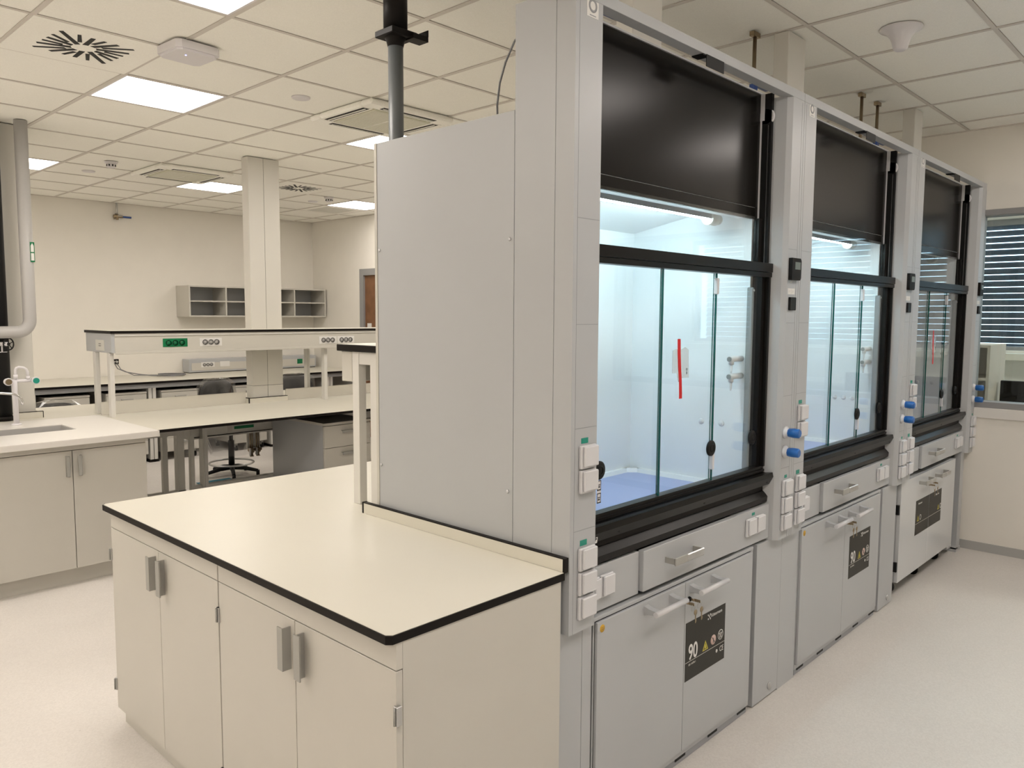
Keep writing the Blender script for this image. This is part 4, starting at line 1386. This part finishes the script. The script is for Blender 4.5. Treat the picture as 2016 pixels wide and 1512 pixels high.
# wheeled cabinet under the last hood
t = thing('acid_cabinet', 'glossy white two-door cabinet with twin black signs under the last hood', 'cabinet', (HX[2], HY, 0))
y = .024
build('carcass', MB().box(.062, 1.175, y + .021, .60, .095, .690, .001), 'hood', t)
xm = .618
glossy = mat('glossy_white', (.60, .615, .63), .14, rvar=.02)
dl = build('cabinet_door', MB().box(.066, xm - .0015, y, y + .020, .095, .690, .001), glossy, t)
dr = build('cabinet_door', MB().box(xm + .0015, 1.180, y, y + .020, .095, .690, .001), glossy, t)
for d, x0, x1 in ((dl, .352, xm - .003), (dr, xm + .003, .880)):
    build('warning_sign', MB().box(x0, x1, y - .001, y, .320, .534), 'sign', d)
    build('sign_rule', MB().box(x0, x1, y - .0013, y - .001, .388, .3895), 'frame', d)
    px = x0 + .05 if d is dl else x1 - .06
    build('sign_triangle', MB().prism([(px - .018, .403), (px + .018, .403), (px, .437)], 'y', y - .0014, y - .001), 'syellow', d)
    build('triangle_field', MB().prism([(px - .009, .407), (px + .009, .407), (px, .424)], 'y', y - .0016, y - .0014), 'sign', d)
    build('sign_ring', MB().lathe([(.013, -.0005), (.0165, -.0005), (.0165, 0), (.013, 0), (.013, -.0005)], (px + .045, y - .001, .420), 'y', 18), 'white', d)
    text('sign_lettering', 'Köttermann', .0165, 'white', d, (x0 + .045 if d is dl else x0 + .13, y - .0013, .505), sx=.9)
for d, hx in ((dl, .395), (dr, .715)):
    build('door_handle', MB().box(hx, hx + .006, y - .038, y, .632, .652).box(hx, hx + .078, y - .044, y - .038, .628, .656, .002), 'grey', d)
    build('handle_arm', MB().box(hx + .184, hx + .190, y - .038, y, .632, .652), 'grey', d)
    build('handle_grip', MB().box(hx + .078, hx + .190, y - .046, y - .038, .628, .656, .003), 'alu', d)
for z in (.53, .19):
    build('side_clip', MB().box(.050, .078, y + .004, y + .035, z - .028, z + .028), 'rubber', t)
for z in (.585, .215):
    build('side_clip', MB().box(1.176, 1.184, y + .004, y + .03, z - .022, z + .022), 'rubber', t)
for x in (.16, .62, 1.06):
    c = build('castor', MB().cyl((x - .012, .10, .032), (x + .012, .10, .032), .032, n=14), 'rubber', t)
    build('castor_fork', MB().box(x - .017, x + .017, .08, .12, .035, .095), 'rubber', c)
keys('small key hanging in the lock of the cabinet under the last hood', HX[2] + xm - .03, HY + y - .001, .60)
keys('second small key in the right door of the cabinet under the last hood', HX[2] + xm + .03, HY + y - .001, .605)
cab_c = build('loose_cable', MB().tube([(HX[2] + 1.27, HY + .30, .05), (HX[2] + 1.25, HY + .16, .03), (HX[2] + 1.215, HY + .10, .12), (HX[2] + 1.245, HY + .10, .22)], .004, 8), 'rubber')
tag(cab_c, 'thin black cable hanging in the gap beside the last cabinet', 'cable')

# red tape strips with a clear document pouch
for i, lab in ((0, 'nearest hood'), (2, 'last hood')):
    yb = HY + .0695
    xs = HX[i]
    f = MB()
    pl = [(.676, 1.565, .012), (.678, 1.52, .012), (.683, 1.47, .012), (.690, 1.42, .0115), (.694, 1.37, .012), (.694, 1.352, .012)]
    vs = []
    for x, z, h in pl:
        vs += [(xs + x - h + .005, yb - .0035, z), (xs + x + h - .0, yb - .0035, z), (xs + x - h + .005, yb - .0025, z), (xs + x + h, yb - .0025, z)]
    fs = []
    for k in range(len(pl) - 1):
        a = k * 4
        fs += [(a, a + 1, a + 5, a + 4), (a + 2, a + 3, a + 7, a + 6), (a, a + 2, a + 6, a + 4), (a + 1, a + 3, a + 7, a + 5)]
    fs += [(0, 1, 3, 2), (20, 21, 23, 22)]
    f.add(vs, fs)
    tag(build('tape_strip', f, 'red'), 'vertical strip of red tape on the glass of the ' + lab, 'tape')
    t = thing('document_pouch', 'clear plastic pouch taped to the glass of the ' + lab, 'pouch', (xs, yb - .0025, 0))
    build('pouch', MB().prism([(.640, 1.525), (.662, 1.530), (.700, 1.528), (.722, 1.535), (.745, 1.525), (.750, 1.425), (.705, 1.425), (.682, 1.412), (.668, 1.445), (.640, 1.445)], 'y', 0, .0012), 'pouch', t)
    build('pouch_print', MB().box(.733, .737, -.0008, 0, 1.438, 1.447).lathe([(.003, -.0006), (.005, -.0006), (.005, 0), (.003, 0), (.003, -.0006)], (.735, 0, 1.455), 'y', 10), 'ink', t)
# instruction stickers on the glass of the nearest hood
t = thing('glass_sticker', 'small black instruction pictograms at the lower left of the nearest hood glass', 'sticker', (HX[0], HY + .0795, 0))
pk = MB()
for z in (1.103, 1.062):
    for x in (.178, .232):
        pk.box(x, x + .020, -.0008, 0, z - .014, z - .010).box(x, x + .020, -.0008, 0, z + .016, z + .019).box(x, x + .002, -.0008, 0, z - .010, z + .016).box(x + .018, x + .020, -.0008, 0, z - .010, z + .016)
        pk.box(x + .004, x + .016, -.0008, 0, z + .003, z + .006).box(x + .005, x + .014, -.0008, 0, z - .005, z + .001)
build('pictogram', pk, 'ink', t)
build('pictogram_card', MB().box(.178, .198, -.0004, .0, 1.049, 1.122).box(.232, .252, -.0004, 0, 1.049, 1.122), 'plastic', t)
build('warning_triangle', MB().prism([(.207, 1.098), (.215, 1.098), (.211, 1.106)], 'y', -.0006, 0).prism([(.207, 1.057), (.215, 1.057), (.211, 1.065)], 'y', -.0006, 0), 'red', t)
